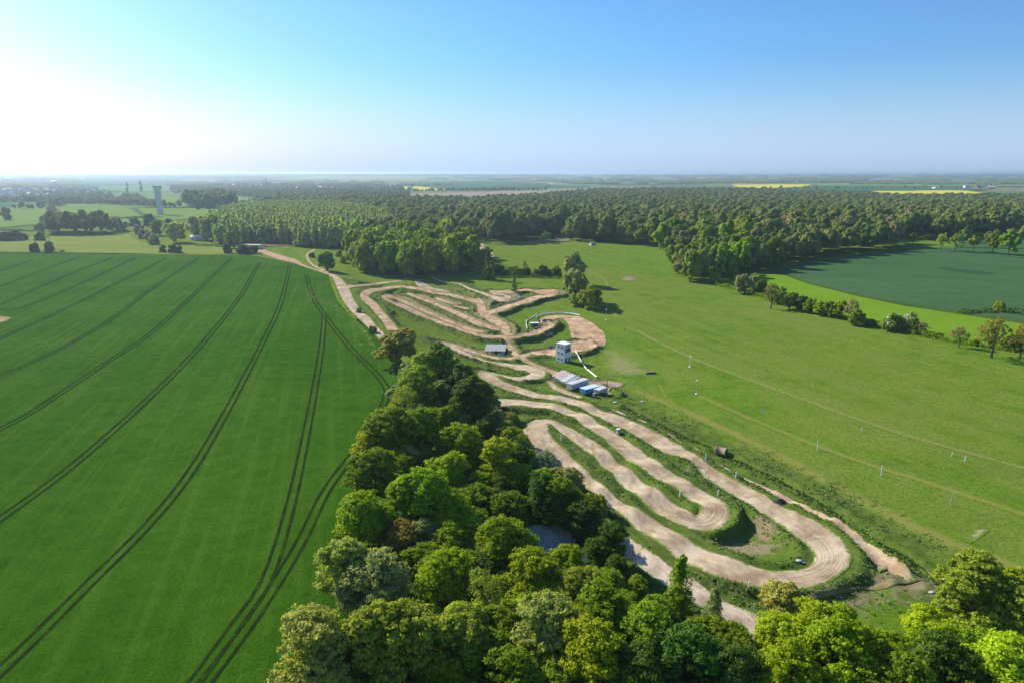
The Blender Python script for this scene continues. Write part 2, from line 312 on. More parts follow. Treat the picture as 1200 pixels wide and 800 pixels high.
def m_crop(name, c0, c1, c2, streak=(0.02, 0.30, 1, 0.0), bump=0.9, patch=0.35, scale=0.018):
    m, nt, bs = new_mat(name); b = NB(nt)
    big = b.noise(scale, detail=3); st = b.noise(1.0, detail=2, stretch=streak); fine = b.noise(1.6, detail=3, rough=0.75); mid = b.noise(0.22, detail=4)
    c = b.ramp(b.math('ADD', b.math('MULTIPLY', big, 0.5), b.math('MULTIPLY', mid, 0.5)), [(0.30, c0), (0.5, c1), (0.76, c2)])
    c = b.mix(b.math('MULTIPLY', b.step(st, 0.45, 0.7), patch), c, c2)
    c = b.mix(b.math('MULTIPLY', b.step(fine, 0.45, 0.7), 0.5), c, tuple(0.55*q for q in c0))
    b.l(c, bs.inputs['Base Color']); set_rough(bs, 0.9, 0.0)
    b.bump(b.math('ADD', fine, b.math('MULTIPLY', b.noise(4.5, detail=2), 0.5)), bump, 0.4, bs); return m
def m_plain(name, col, rough=0.8, spec=0.3, metal=0.0, vary=0.25, scale=2.0, bump=0.15):
    m, nt, bs = new_mat(name); b = NB(nt)
    n_ = b.noise(scale, detail=4, rough=0.7)
    c = b.ramp(n_, [(0.3, tuple(q*(1-vary) for q in col)), (0.7, tuple(min(1, q*(1+vary*0.5)) for q in col))])
    b.l(c, bs.inputs['Base Color']); set_rough(bs, rough, spec); bs.inputs['Metallic'].default_value = metal
    if bump: b.bump(n_, bump, 0.05, bs)
    return m
def m_leaf(name, cols=None, transl=0.38, lo=(0.62, 0.66, 0.55), hi=(1.45, 1.32, 1.15)):
    m, nt, bs = new_mat(name); b = NB(nt)
    oi = b.n('ShaderNodeObjectInfo'); g = b.n('ShaderNodeNewGeometry')
    if cols:
        pn = b.noise(0.011, oi.outputs['Location'], detail=2)
        base = b.ramp(b.math('ADD', b.math('MULTIPLY', oi.outputs['Random'], 0.62), b.math('MULTIPLY', b.math('SUBTRACT', pn, 0.28), 0.9), True), cols)
    else:
        base = oi.outputs['Color']
    r = g.outputs['Random Per Island']
    c = b.mix(1.0, base, b.ramp(r, [(0.0, lo), (0.55, (1, 1, 1)), (1.0, hi)]), 'MULTIPLY')
    b.l(c, bs.inputs['Base Color']); set_rough(bs, 0.6, 0.07)
    tr = b.n('ShaderNodeBsdfTranslucent')
    b.l(b.mix(1.0, c, (1.5, 1.45, 0.55), 'MULTIPLY'), tr.inputs[0])
    mx = b.n('ShaderNodeMixShader'); mx.inputs[0].default_value = transl
    out = nt.nodes['Material Output']; b.l(bs.outputs[0], mx.inputs[1]); b.l(tr.outputs[0], mx.inputs[2]); b.l(mx.outputs[0], out.inputs[0])
    return m

# ------------------------------------------------------------------ object helpers
def tag(o, label=None, cat=None, group=None, kind=None):
    if label: o['label'] = label
    if cat: o['category'] = cat
    if group: o['group'] = group
    if kind: o['kind'] = kind
    return o
def mesh_np(name, V, F, mat=None):
    """V (n,3), F (m,k) with constant k"""
    V = np.asarray(V, np.float32); F = np.asarray(F, np.int32); k = F.shape[1]
    me = bpy.data.meshes.new(name); me.vertices.add(len(V)); me.vertices.foreach_set('co', V.ravel())
    me.loops.add(F.size); me.loops.foreach_set('vertex_index', F.ravel())
    me.polygons.add(len(F)); me.polygons.foreach_set('loop_start', np.arange(len(F), dtype=np.int32)*k)
    me.polygons.foreach_set('loop_total', np.full(len(F), k, np.int32))
    me.update(calc_edges=True)
    if mat: me.materials.append(mat)
    return me
def link(name, me, parent=None):
    o = bpy.data.objects.new(name, me); COL.objects.link(o)
    if parent: o.parent = parent
    return o
def empty(name, loc, rz=0, label=None, cat=None, group=None):
    o = bpy.data.objects.new(name, None); COL.objects.link(o); o.location = loc; o.rotation_euler = (0, 0, rz)
    o.empty_display_size = 0.3
    return tag(o, label, cat, group)
class MB:
    """collects boxes, bars, prisms and tubes into one mesh"""
    def __init__(s): s.v = []; s.f = []
    def add(s, v, f):
        n = len(s.v); s.v += [tuple(q) for q in v]; s.f += [tuple(i+n for i in q) for q in f]; return s
    def box(s, x0, x1, y0, y1, z0, z1, bev=0):
        v = [(x, y, z) for z in (z0, z1) for x, y in ((x0, y0), (x1, y0), (x1, y1), (x0, y1))]
        return s.add(v, [(3,2,1,0),(4,5,6,7),(0,1,5,4),(1,2,6,5),(2,3,7,6),(3,0,4,7)])
    def tube(s, pts, rad, n=8, cap=True):
        pts = [Vector(p) for p in pts]; rad = rad if isinstance(rad, (list, tuple)) else [rad]*len(pts)
        base = len(s.v)
        for i, p in enumerate(pts):
            d = (pts[min(i+1, len(pts)-1)]-pts[max(i-1, 0)]).normalized()
            a = d.orthogonal().normalized() if i == 0 else (a-d*a.dot(d)).normalized(); c = d.cross(a)
            for k in range(n):
                t = 2*math.pi*k/n; s.v.append(tuple(p+(a*math.cos(t)+c*math.sin(t))*rad[i]))
        for i in range(len(pts)-1):
            for k in range(n):
                q = base+i*n; s.f.append((q+k, q+(k+1) % n, q+n+(k+1) % n, q+n+k))
        if cap:
            s.f.append(tuple(base+k for k in range(n))[::-1]); s.f.append(tuple(base+(len(pts)-1)*n+k for k in range(n)))
        return s
    def lathe(s, prof, n=24, c=(0, 0)):
        base = len(s.v)
        for r, z in prof:
            for k in range(n):
                t = 2*math.pi*k/n; s.v.append((c[0]+r*math.cos(t), c[1]+r*math.sin(t), z))
        for i in range(len(prof)-1):
            for k in range(n):
                q = base+i*n; s.f.append((q+k, q+(k+1) % n, q+n+(k+1) % n, q+n+k))
        return s
    def build(s, name, mat, parent=None, smooth=False):
        me = bpy.data.meshes.new(name); me.from_pydata(s.v, [], s.f); me.materials.append(mat)
        if smooth: me.polygons.foreach_set('use_smooth', [True]*len(me.polygons))
        me.update(); return link(name, me, parent)

# ------------------------------------------------------------------ ground sheet
ny, nx = GX.shape
idx = np.arange(ny*nx).reshape(ny, nx)
F = np.stack([idx[:-1, :-1], idx[:-1, 1:], idx[1:, 1:], idx[1:, :-1]], -1).reshape(-1, 4)
MG = m_ground()
me = mesh_np('ground', np.stack([GX, GY, Zg], -1).reshape(-1, 3), F, MG)
me.polygons.foreach_set('use_smooth', np.ones(len(F), bool))
dist = np.zeros_like(Z0); dist[sub] = np.maximum(sstep((9-emin)/7)*(emin < 50), 0.9*sstep((11-Dd)/6))*np.clip(0.75+0.9*vnoise(X, Y, 9), 0, 1)
a = me.attributes.new('disturbed', 'FLOAT', 'POINT'); a.data.foreach_set('value', dist.astype(np.float32).ravel())
bare = np.zeros_like(Z0)
def bareblob(px, py, rx, ry, amp=1.0):
    cx, cy = unproj(px, py); bare[sub] = np.maximum(bare[sub], amp*np.exp(-(((X-cx)/rx)**2+((Y-cy)/ry)**2)))
for q in [(880,640,7,5,.9),(855,643,5,3,.9),(895,620,3,5,.9),(1060,680,9,6,.8),(1000,705,15,6,.55),(1035,700,10,5,.55),(970,700,8,4,.5),(820,700,8,5,.4),(645,445,6,5,.6),(660,455,8,4,.55),(560,450,10,6,.5),
          (590,455,8,4,.5),(500,395,12,8,.35),(530,415,10,8,.35),(545,352,14,14,.4),(520,335,12,10,.35),(655,640,10,7,.7),(870,735,6,4,.9),(470,372,8,10,.2),(415,350,2,14,.4),
          (1100,690,6,4,.6),(495,350,18,22,.5),(520,362,16,16,.55),(537,372,14,12,.6),(558,378,14,12,.75),(577,380,9,12,.75),(520,340,22,18,.5),(550,346,16,16,.5),(624,346,12,14,.45),(600,385,8,14,.5),(535,410,22,5,.45),(560,404,14,5,.35),(452,342,12,14,.35),(478,395,10,10,.4),(655,395,8,8,.35),(610,447,7,4,.6),(500,408,12,5,.4),(540,362,9,6,.6),(580,370,8,6,.5),(575,405,8,8,.3),(820,655,6,3,.3)]: bareblob(*q)
bare[sub] = np.maximum(bare[sub], 0.62*np.exp(-(np.clip(emin, 0, 50)/2.6)**2)*sstep((Y-262)/25)*(1-sstep((Y-425)/20))*(X-field_edge(Y) > 22))
a = me.attributes.new('bare', 'FLOAT', 'POINT'); a.data.foreach_set('value', bare.astype(np.float32).ravel())
tag(link('ground', me), 'green meadow and far farmland seen from the air', kind='structure')

# ------------------------------------------------------------------ dirt lanes
LABEL = {'A': 'long pale dirt race track lane winding through hairpins', 'E': 'small upper dirt loop of the track below the shed', 'G': 'thin rough dirt lane below the long branch', 'F': 'thin dirt lane running past the front of the grey shed',
 'H': 'narrow dirt path past the shed down to the parked trailers', 'H2': 'short sandy path between track and trailers', 'L': 'wide pale gravel road along the crop field', 'K': 'pinkish farm road at the top corner of the crop field',
 'K2': 'thin winding footpath above the lone oak', 'M': 'light link road running into the wood shade', 'N': 'outer dirt loop at the far end of the track', 'O': 'lower dirt chute of the far track with its hairpin', 'P': 'middle dirt chute of the far track',
 'Q': 'thin upper dirt chute of the far track', 'R': 'short dirt spur beside the upper chute', 'S': 'dirt lane lying in the shade of the big wood', 'S2': 'thin crest lane with pale hook below the wood', 'T': 'top dirt lane looping round the grassy hollow',
 'T2': 'broad pink dirt corner at the top of the track', 'U': 'stony earth strip between track and ditch', 'W': 'dirt at the foot of the outer hairpin bank', 'X': 'pale service road in the tree shade below the track', 'Z': 'worn earth track behind the trees at the lower end'}
TINT = {'A': (1.0, .96, .88), 'E': (1.02, 1.0, .9), 'F': (1.0, .9, .78), 'H': (.98, .86, .72), 'L': (1.0, .96, .94), 'K': (1.0, .82, .76), 'N': (1, .84, .74), 'O': (.95, .80, .71), 'P': (.98, .84, .76), 'Q': (.98, .84, .76), 'X': (1.05, 1.05, 1.1),
 'T': (1.0, .88, .76), 'T2': (.95, .72, .6), 'S': (.9, .9, .92), 'S2': (1, .95, .88), 'U': (1.1, 1.02, .88), 'Z': (.62, .64, .42)}
MD = m_dirt('dirt')
def ribbon(name, S, mat, off, half_n=5, over=1.08, tint=(1, 1, 1), label=None, drop=0.10, jit=0.35):
    n = len(S); T = np.linspace(-over, over, 2*half_n+1)
    C = (S[:, :2]+S[:, 2:])/2; D = (S[:, 2:]-S[:, :2])/2
    arc = np.r_[0, np.cumsum(np.hypot(*np.diff(C, axis=0).T))]; W = np.hypot(*D.T)
    X = C[:, None, 0]+D[:, None, 0]*T; Y = C[:, None, 1]+D[:, None, 1]*T
    if jit:
        k = (np.abs(T) > 0.8)*np.sign(T)
        jn = vnoise(X, Y, 2.5)*jit*2
        X = X+(D[:, None, 0]/(W[:, None]+1e-6))*k*jn; Y = Y+(D[:, None, 1]/(W[:, None]+1e-6))*k*jn
    Z = surf(X, Y)+off-drop*(np.abs(T) > 1.0)
    V = np.stack([X, Y, Z], -1).reshape(-1, 3); m = len(T); ii = np.arange(n*m).reshape(n, m)
    F = np.stack([ii[:-1, :-1], ii[:-1, 1:], ii[1:, 1:], ii[1:, :-1]], -1).reshape(-1, 4)
    # face up
    a, b_, c_ = V[F[:, 0]], V[F[:, 1]], V[F[:, 3]]
    up = np.cross(b_-a, c_-a)[:, 2].mean()
    if up < 0: F = F[:, ::-1]
    me = mesh_np(name, V, F, mat); me.polygons.foreach_set('use_smooth', np.ones(len(F), bool))
    e = np.clip((1.08-np.abs(T))/1.08, 0, 1)[None, :]*np.ones((n, 1))*np.minimum(1, W[:, None]/2.2+0.35)
    endf = np.minimum(1, np.minimum(arc, arc[-1]-arc)/3.0)[:, None]; e = e*endf
    at = me.attributes.new('edge', 'FLOAT', 'POINT'); at.data.foreach_set('value', e.astype(np.float32).ravel())
    uvl = me.uv_layers.new(name='UVMap')
    U = np.stack([(T[None, :]*W[:, None]), np.repeat(arc[:, None], m, 1)], -1).reshape(-1, 2)
    uvl.data.foreach_set('uv', U[F.ravel()].astype(np.float32).ravel())
    o = link(name, me); o.color = (*tint, 1)
    return tag(o, label, kind='structure')
for i, L in enumerate(lanes):
    soft = L['key'] in ('U', 'Z', 'K2', 'G', 'R', 'H2')
    ribbon(L['name'], L['S'], MD, 0.03+0.006*(i % 7), 7 if L['key'] == 'A' else 3, tint=TINT.get(L['key'], (1, .92, .84)), label=LABEL[L['key']], jit=0.6 if soft else 0.3)

# ------------------------------------------------------------------ draped field sheets
def clip_half(poly, ax, val, keep_gt):
    out = []; n = len(poly)
    for i in range(n):
        p, q = poly[i], poly[(i+1) % n]; a = (p[ax]-val)*(1 if keep_gt else -1); b = (q[ax]-val)*(1 if keep_gt else -1)
        if a >= 0: out.append(p)
        if (a >= 0) != (b >= 0):
            t = a/(a-b); out.append((p[0]+(q[0]-p[0])*t, p[1]+(q[1]-p[1])*t))
    return out
def densify(poly, step, jit=0.0, seed=0):
    out = []; n = len(poly)
    for i in range(n):
        p, q = np.array(poly[i]), np.array(poly[(i+1) % n]); L = np.hypot(*(q-p)); k = max(1, int(L/step))
        nn = np.array([-(q-p)[1], (q-p)[0]])/(L+1e-9)
        for j in range(k):
            c = p+(q-p)*j/k; out.append(tuple(c+nn*(float(vnoise(c[0], c[1], step*3))*2*jit)))
    return out
def drape(name, px, mat, cell, off, label, world=None, jit=0.0, edge_w=3.0, tint=None, zf=surf):
    poly = world or [unproj(x, y) for x, y in px]
    poly = densify(poly, cell, jit)
    xs = [p[0] for p in poly]; ys = [p[1] for p in poly]
    V = []; F = []; key = {}
    def vid(p):
        k = (round(p[0], 3), round(p[1], 3))
        if k not in key: key[k] = len(V); V.append(k)
        return key[k]
    def glines(g, lo, hi, step):      # cut along the ground sheet's own grid lines
        out = [lo]
        for q in g:
            if q > out[-1]+step and q < hi: out.append(float(q))
        return out+[hi]
    LX_ = glines(gx, min(xs), max(xs), min(cell, 2.2)); LY_ = glines(gy, min(ys), max(ys), min(cell, 2.2))
    for i in range(len(LX_)-1):
        x0 = LX_[i]; st = clip_half(clip_half(poly, 0, x0, True), 0, LX_[i+1], False)
        if len(st) < 3: continue
        y0s, y1s = min(p[1] for p in st), max(p[1] for p in st)
        for j in range(len(LY_)-1):
            if LY_[j+1] < y0s or LY_[j] > y1s: continue
            c = clip_half(clip_half(st, 1, LY_[j], True), 1, LY_[j+1], False)
            if len(c) < 3: continue
            ar = 0.5*sum(c[k][0]*c[(k+1) % len(c)][1]-c[(k+1) % len(c)][0]*c[k][1] for k in range(len(c)))
            if abs(ar) < 1e-3: continue
            ids = []
            for p in (c if ar > 0 else c[::-1]):
                v = vid(p)
                if not ids or ids[-1] != v: ids.append(v)
            if ids[0] == ids[-1]: ids.pop()
            if len(set(ids)) >= 3 and len(set(ids)) == len(ids): F.append(ids)
    A = np.array(V); Z = zf(A[:, 0], A[:, 1])+off+0.0006*np.hypot(A[:, 0], A[:, 1])*(np.hypot(A[:, 0], A[:, 1]) > 700)
    me = bpy.data.meshes.new(name); me.from_pydata([(x, y, z) for (x, y), z in zip(V, Z)], [], F); me.materials.append(mat); me.update()
    pe = np.array(poly); pn = np.roll(pe, -1, 0)
    dmin = np.full(len(A), 1e9)
    for (ax, ay), (bx, by) in zip(pe, pn):
        L2 = (bx-ax)**2+(by-ay)**2+1e-9; t = np.clip(((A[:, 0]-ax)*(bx-ax)+(A[:, 1]-ay)*(by-ay))/L2, 0, 1)
        dmin = np.minimum(dmin, np.hypot(A[:, 0]-ax-t*(bx-ax), A[:, 1]-ay-t*(by-ay)))
    at = me.attributes.new('edge', 'FLOAT', 'POINT'); at.data.foreach_set('value', np.clip(dmin/edge_w, 0, 1).astype(np.float32))
    uvl = me.uv_layers.new(name='UVMap')
    li = np.zeros(len(me.loops), np.int32); me.loops.foreach_get('vertex_index', li)
    uvl.data.foreach_set('uv', A[li].astype(np.float32).ravel())
    o = link(name, me); 
    if tint: o.color = (*tint, 1)
    return tag(o, label, kind='structure')

M_WHEAT = m_crop('young_wheat', (0.025, 0.080, 0.004), (0.043, 0.115, 0.006), (0.082, 0.160, 0.018), streak=(0.42, 0.010, 1, math.radians(-14)), patch=0.42)
wheat_px = [(-500,296.8),(0,297),(150,298.2),(270,299.3),(300,300),(345,309),(385,322),(392,340),(410,364),(440,394),(468,426),(476,440),(472,470),(468,520),(462,560),(450,620),(425,700),(385,800),(350,900),(-900,900),(-900,500)]
drape('wheat_field', wheat_px, M_WHEAT, 12, 0.06, 'large deep green wheat field with tractor lines')
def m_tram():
    m, nt, bs = new_mat('tramline_soil_shade'); b = NB(nt)
    c = b.ramp(b.noise(0.35, detail=5, rough=0.75), [(0.3, (0.012, 0.022, 0.006)), (0.52, (0.020, 0.036, 0.008)), (0.66, (0.034, 0.070, 0.008)), (0.75, (0.070, 0.062, 0.035))])  # soil and trampled stalks, with the shade of the crop gaps painted in
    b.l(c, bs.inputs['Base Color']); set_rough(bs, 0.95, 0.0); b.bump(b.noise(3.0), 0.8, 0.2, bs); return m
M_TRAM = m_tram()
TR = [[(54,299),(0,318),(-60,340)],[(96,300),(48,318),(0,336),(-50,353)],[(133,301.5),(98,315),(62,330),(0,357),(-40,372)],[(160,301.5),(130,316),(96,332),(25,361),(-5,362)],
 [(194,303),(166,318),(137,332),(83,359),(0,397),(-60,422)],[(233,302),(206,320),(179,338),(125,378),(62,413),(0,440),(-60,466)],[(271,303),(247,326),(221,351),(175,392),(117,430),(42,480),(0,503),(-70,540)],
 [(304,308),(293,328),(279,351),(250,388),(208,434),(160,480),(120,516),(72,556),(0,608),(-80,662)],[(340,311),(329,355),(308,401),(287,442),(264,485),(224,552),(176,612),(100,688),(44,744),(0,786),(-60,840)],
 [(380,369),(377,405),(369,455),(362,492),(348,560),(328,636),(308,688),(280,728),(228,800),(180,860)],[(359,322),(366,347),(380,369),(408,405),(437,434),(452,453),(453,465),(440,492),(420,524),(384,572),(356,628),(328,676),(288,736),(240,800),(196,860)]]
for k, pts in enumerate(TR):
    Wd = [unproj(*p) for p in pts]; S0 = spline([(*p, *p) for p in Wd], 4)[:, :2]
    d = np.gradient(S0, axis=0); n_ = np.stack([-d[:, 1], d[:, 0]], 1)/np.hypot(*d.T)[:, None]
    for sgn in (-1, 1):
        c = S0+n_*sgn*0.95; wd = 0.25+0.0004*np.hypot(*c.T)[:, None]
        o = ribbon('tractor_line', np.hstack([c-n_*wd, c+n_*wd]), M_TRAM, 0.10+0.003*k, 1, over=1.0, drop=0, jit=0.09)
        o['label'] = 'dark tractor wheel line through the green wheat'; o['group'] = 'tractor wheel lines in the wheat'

M_BLUEG = m_crop('dense_cereal', (0.046, 0.108, 0.040), (0.060, 0.130, 0.048), (0.085, 0.155, 0.060), streak=(0.006, 0.12, 1, 0.25), patch=0.5)
drape('cereal_field', [(906,318),(930,312),(960,306.5),(1000,300),(1040,295.5),(1062,291.5),(1110,291),(1200,293),(1300,296),(1500,304),(1500,420),(1300,392),(1200,376),(1120,364.5),(1060,356),(1000,344),(950,331.5),(925,323)], M_BLUEG, 16, 0.14, 'dark blue-green cereal field beyond the hedge', jit=0.6)
M_BRIGHT = m_crop('fresh_grass', (0.13, 0.245, 0.012), (0.155, 0.275, 0.015), (0.18, 0.30, 0.03), streak=(0.006, 0.12, 1, 0.25), patch=0.4)
drape('bright_grass_strip', [(893,322),(915,321.5),(950,333.5),(1000,346.5),(1060,359),(1120,368),(1200,380),(1330,400),(1500,425),(1500,470),(1300,433),(1200,412),(1100,399),(1050,390),(1000,377),(950,360),(915,346),(893,333)], M_BRIGHT, 14, 0.14, 'bright yellow-green grass strip behind the hedge', jit=0.6)
M_VERGE = m_crop('rough_verge', (0.040, 0.088, 0.015), (0.060, 0.115, 0.022), (0.12, 0.14, 0.05), bump=1.0)
drape('grass_verge', [(893,321),(905,318),(925,323),(950,331.5),(1000,344),(1060,356),(1120,364.5),(1200,376),(1300,392),(1500,420),(1500,425),(1330,400),(1200,380),(1120,368),(1060,359),(1000,346.5),(950,333.5),(915,321.5)], M_VERGE, 8, 0.2, 'rough dark grass verge between the two right-hand fields', jit=0.5)
drape('upper_cereal_field', [(1120,291),(1125,284),(1160,277),(1200,272.5),(1330,266),(1400,290),(1300,292)], M_BLUEG, 20, 0.2, 'blue-green field at the edge of the right-hand wood')
M_TANF = m_crop('dry_meadow', (0.17, 0.175, 0.06), (0.22, 0.21, 0.085), (0.28, 0.25, 0.12), streak=(0.01, 0.06, 1, 0), patch=0.5)
drape('dry_clearing', [(612,286),(622,282),(640,278.5),(655,275.5),(666,275),(669,283),(650,284.5),(630,286)], M_TANF, 14, 0.2, 'pale dry clearing at the foot of the wood')
M_PALE = m_crop('pale_pasture', (0.15, 0.200, 0.035), (0.20, 0.245, 0.045), (0.29, 0.29, 0.07), streak=(0.004, 0.05, 1, 0.1), patch=0.5, scale=0.02)
drape('pale_meadow', [(-300,283),(0,280),(60,277),(150,276),(165,285),(195,290),(235,288),(272,292),(292,297),(270,298.7),(150,297.6),(0,296.3),(-500,296)], M_PALE, 22, 0.2, 'pale yellowish meadow behind the wheat field')
M_PAST = m_crop('far_pasture', (0.12, 0.200, 0.035), (0.155, 0.240, 0.045), (0.19, 0.26, 0.06), streak=(0.003, 0.03, 1, 0.1), patch=0.4, scale=0.006, bump=0.4)
M_DARKF = m_crop('far_dark_crop', (0.045, 0.115, 0.04), (0.055, 0.13, 0.045), (0.075, 0.15, 0.05), streak=(0.003, 0.03, 1, 0.1), patch=0.4, scale=0.006, bump=0.4)
M_RAPE = m_crop('rape_blossom', (0.52, 0.46, 0.03), (0.60, 0.52, 0.035), (0.66, 0.58, 0.08), streak=(0.003, 0.03, 1, 0.1), patch=0.4, scale=0.006, bump=0.2)
M_SOIL = m_crop('bare_soil_field', (0.27, 0.20, 0.15), (0.31, 0.24, 0.18), (0.35, 0.28, 0.21), streak=(0.003, 0.03, 1, 0.1), patch=0.4, scale=0.006, bump=0.2)
FARF = [('pasture', [(-100,270),(0,268),(60,262),(62,256.5),(66,243),(60,247),(10,245),(0,246),(-100,247)], M_PAST, 'pale pasture behind the left-hand copse', 40),
 ('pasture', [(60,239),(66,256),(168,255.5),(155,247),(138,241),(85,238)], M_PAST, 'broad pale pasture left of the water tower', 40),
 ('pasture', [(66,258),(62,263),(150,262),(215,258),(240,253),(172,257)], M_PAST, 'narrow pasture strip at the foot of the water tower', 40),
 ('pasture', [(165,232),(212,231),(222,243),(180,244),(160,240)], M_PAST, 'pasture behind the water tower', 60),
 ('pasture', [(160,245),(225,245),(275,246),(300,243),(250,255),(200,257),(168,251)], M_PAST, 'pasture right of the water tower', 40),
 ('dark_crop_field', [(0,236),(-80,240),(-60,244),(18,243),(12,238)], M_DARKF, 'darker green crop at the left edge', 60),
 ('pasture', [(272,231),(292,231),(290,245),(274,246)], M_PAST, 'small pasture between two far woods', 60),
 ('dark_crop_field', [(100,209.8),(200,210.5),(205,214),(100,216),(95,212)], M_DARKF, 'hazy green field beyond the left-hand village', 250),
 ('open_farmland', [(300,207.6),(460,207.6),(640,209),(640,212),(470,214),(380,214),(310,211)], M_PALE, 'wide hazy farmland near the horizon', 300),
 ('green_field', [(468,214.3),(530,213.5),(640,213.6),(645,216.5),(640,220.5),(530,223.5),(470,219)], M_DARKF, 'far green field beside the yellow rape', 200),
 ('rape_field', [(462,219.2),(480,219),(481,222.7),(464,222.8)], M_RAPE, 'small yellow rape field left of the bigger one', 100),
 ('rape_field', [(484,219.2),(512,220),(526,223.4),(484,224.3)], M_RAPE, 'yellow rape field in the far middle', 100),
 ('rape_field', [(608,215.2),(640,214.8),(650,216.4),(612,217)], M_RAPE, 'thin pale yellow field far behind the middle wood', 200),
 ('ploughed_field', [(478,228),(560,225.8),(690,221.5),(700,225),(640,230),(520,236),(482,233)], M_SOIL, 'pinkish ploughed field behind the middle wood', 100),
 ('rape_field', [(858,217.2),(948,216.8),(950,219.3),(896,221.8),(862,220)], M_RAPE, 'long yellow rape field behind the right-hand wood', 150),
 ('green_field', [(900,222),(960,218),(1100,219),(1160,223),(1140,224.5),(960,226)], M_DARKF, 'green field between the two yellow rape fields', 150),
 ('rape_field', [(1020,224.8),(1130,223.8),(1150,227),(1140,232),(1060,232)], M_RAPE, 'big yellow rape field at the right', 100),
 ('green_field', [(950,216.8),(1200,217.5),(1200,219.5),(960,218.5)], M_PAST, 'pale far field behind the right-hand rape', 200)]
for nm, px, mt, lb, cell in FARF: drape(nm, px, mt, cell, 0.25, lb)

# worn patches and paths in the meadow
M_WORN = m_worn('worn_grass', (0.225, 0.215, 0.055), 0.8); M_TRACKG = m_worn('trodden_track', (0.27, 0.24, 0.10), 0.6)
def strip(name, pts, wpx, mat, label, off=0.05):
    Wd = [unproj(*p, surf) for p in pts]; S0 = spline([(*p, *p) for p in Wd], 3)[:, :2]
    d = np.gradient(S0, axis=0); n_ = np.stack([-d[:, 1], d[:, 0]], 1)/np.hypot(*d.T)[:, None]
    ribbon(name, np.hstack([S0-n_*wpx, S0+n_*wpx]), mat, off, 3, over=1.0, drop=0.02, jit=0.3, label=label)
strip('mown_path', [(742,456),(790,476),(850,503),(910,533),(970,564),(1030,595),(1090,625),(1150,649),(1230,678)], 2.6, M_WORN, 'olive mown strip running down the meadow beside the ditch')
M_DITCH = m_worn('ditch_weeds', (0.018, 0.035, 0.010), 1.0)
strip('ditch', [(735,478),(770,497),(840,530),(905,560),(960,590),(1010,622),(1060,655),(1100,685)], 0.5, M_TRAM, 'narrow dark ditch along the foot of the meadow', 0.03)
strip('footpath', [(745,386),(762,396),(795,412),(832,428),(882,446),(940,467),(1000,489),(1060,509),(1120,526),(1230,556)], 1.1, M_TRACKG, 'long pale path crossing the right-hand meadow')
strip('faint_path', [(815,462),(870,486),(940,515),(1010,541),(1090,566),(1230,612)], 1.3, M_WORN, 'faint worn path in the lower meadow')
strip('faint_path', [(723,372),(700,345),(712,336),(700,322),(660,314),(600,306)], 1.5, M_WORN, 'faint path curving through the upper meadow', 0.06)
strip('faint_path', [(771,448),(782,466),(800,483)], 0.8, M_WORN, 'short faint wheel mark above the mown strip', 0.07)
M_FAN = m_worn('worn_earth', (0.32, 0.27, 0.13), 0.55)
M_FAN2 = m_worn('bare_patch', (0.46, 0.38, 0.26), 1.0)
M_YPATCH = m_worn('yellow_flowers', (0.50, 0.46, 0.05), 0.55)
M_STREAK = m_worn('thin_cereal', (0.20, 0.17, 0.10), 0.7, base=(0.03, 0.09, 0.035))
drape('dirt_arena', [(589,397.5),(589,393.5),(615,393),(632.5,388.5),(633,382.5),(630.5,375),(640,370.6),(660,369),(680,371),(696,379),(707.5,389),(712,399),(707.5,407.5),(690,412),(671,415),(651,418),(621,418),(622,413.5),(650,410.6),(670,405.2),(670,399),(665,380),(661,375),(656,372.8),(652.5,373),(650,377.5),(653,384),(652,390),(645,396),(620,397.5)], MD, 3, 0.12, 'broad pinkish dirt training loop behind the white tower', jit=0.3, edge_w=2.5, tint=(1.0, .83, .70))
drape('trailer_yard', [(672,441),(690,444),(712,446),(735,449),(728,452),(716,456),(712,461),(716,466),(704,463),(694,453),(680,447)], MD, 2.5, 0.12, 'grey-brown gravel yard round the trailers', jit=0.4, edge_w=2, tint=(.74, .68, .64))
drape('worn_fan', [(700,412),(716,404),(760,425),(775,436),(750,444),(715,440),(700,430)], M_FAN, 3, 0.06, 'worn yellowish grass beside the dirt loop', jit=1.0, edge_w=9)
drape('earth_patch', [(1128,629),(1142,619),(1158,618),(1160,622),(1146,631),(1136,637)], M_FAN2, 1.5, 0.07, 'small bare earth patch in the lower meadow', jit=0.4, edge_w=1.2, tint=(.95, .85, .72))
drape('earth_patch', [(727,326),(735,324),(745,325),(747,328),(736,329.5),(728,328.5)], MD, 4, 0.07, 'brown bare patch in the upper meadow', jit=0.6, edge_w=4, tint=(.55, .5, .45))
drape('earth_patch', [(-30,378),(-20,371),(0,370),(14,372.5),(8,376.5),(-10,380)], MD, 3, 0.13, 'pinkish bare patch at the left edge of the wheat', jit=0.4, edge_w=1.2, tint=(.85, .66, .6))
drape('bare_streak', [(1095,314.5),(1110,314),(1140,317.5),(1165,320),(1168,322),(1150,322),(1120,318.5)], M_STREAK, 3, 0.26, 'thin bare streak in the dark cereal field', jit=0.8, edge_w=12)
drape('farmyard', [(543,284),(552,281.5),(562,282),(572,291),(581,300),(580,303),(572,301),(560,299),(548,295)], MD, 6, 0.2, 'pale yard in front of the brick farmhouse', jit=0.5, edge_w=5, tint=(.95, .85, .75))
drape('red_earth_yard', [(301,290),(305,284),(320,281.5),(345,281),(352,286),(342,288.5),(322,289)], MD, 6, 0.2, 'reddish earth yard beside the flat barn', jit=0.5, edge_w=5, tint=(.78, .48, .46))
drape('yellow_flower_patch', [(329,292),(334,289),(341,289.5),(343,292),(336,293.5)], M_YPATCH, 4, 0.2, 'small yellow flower patch by the red earth', edge_w=3)
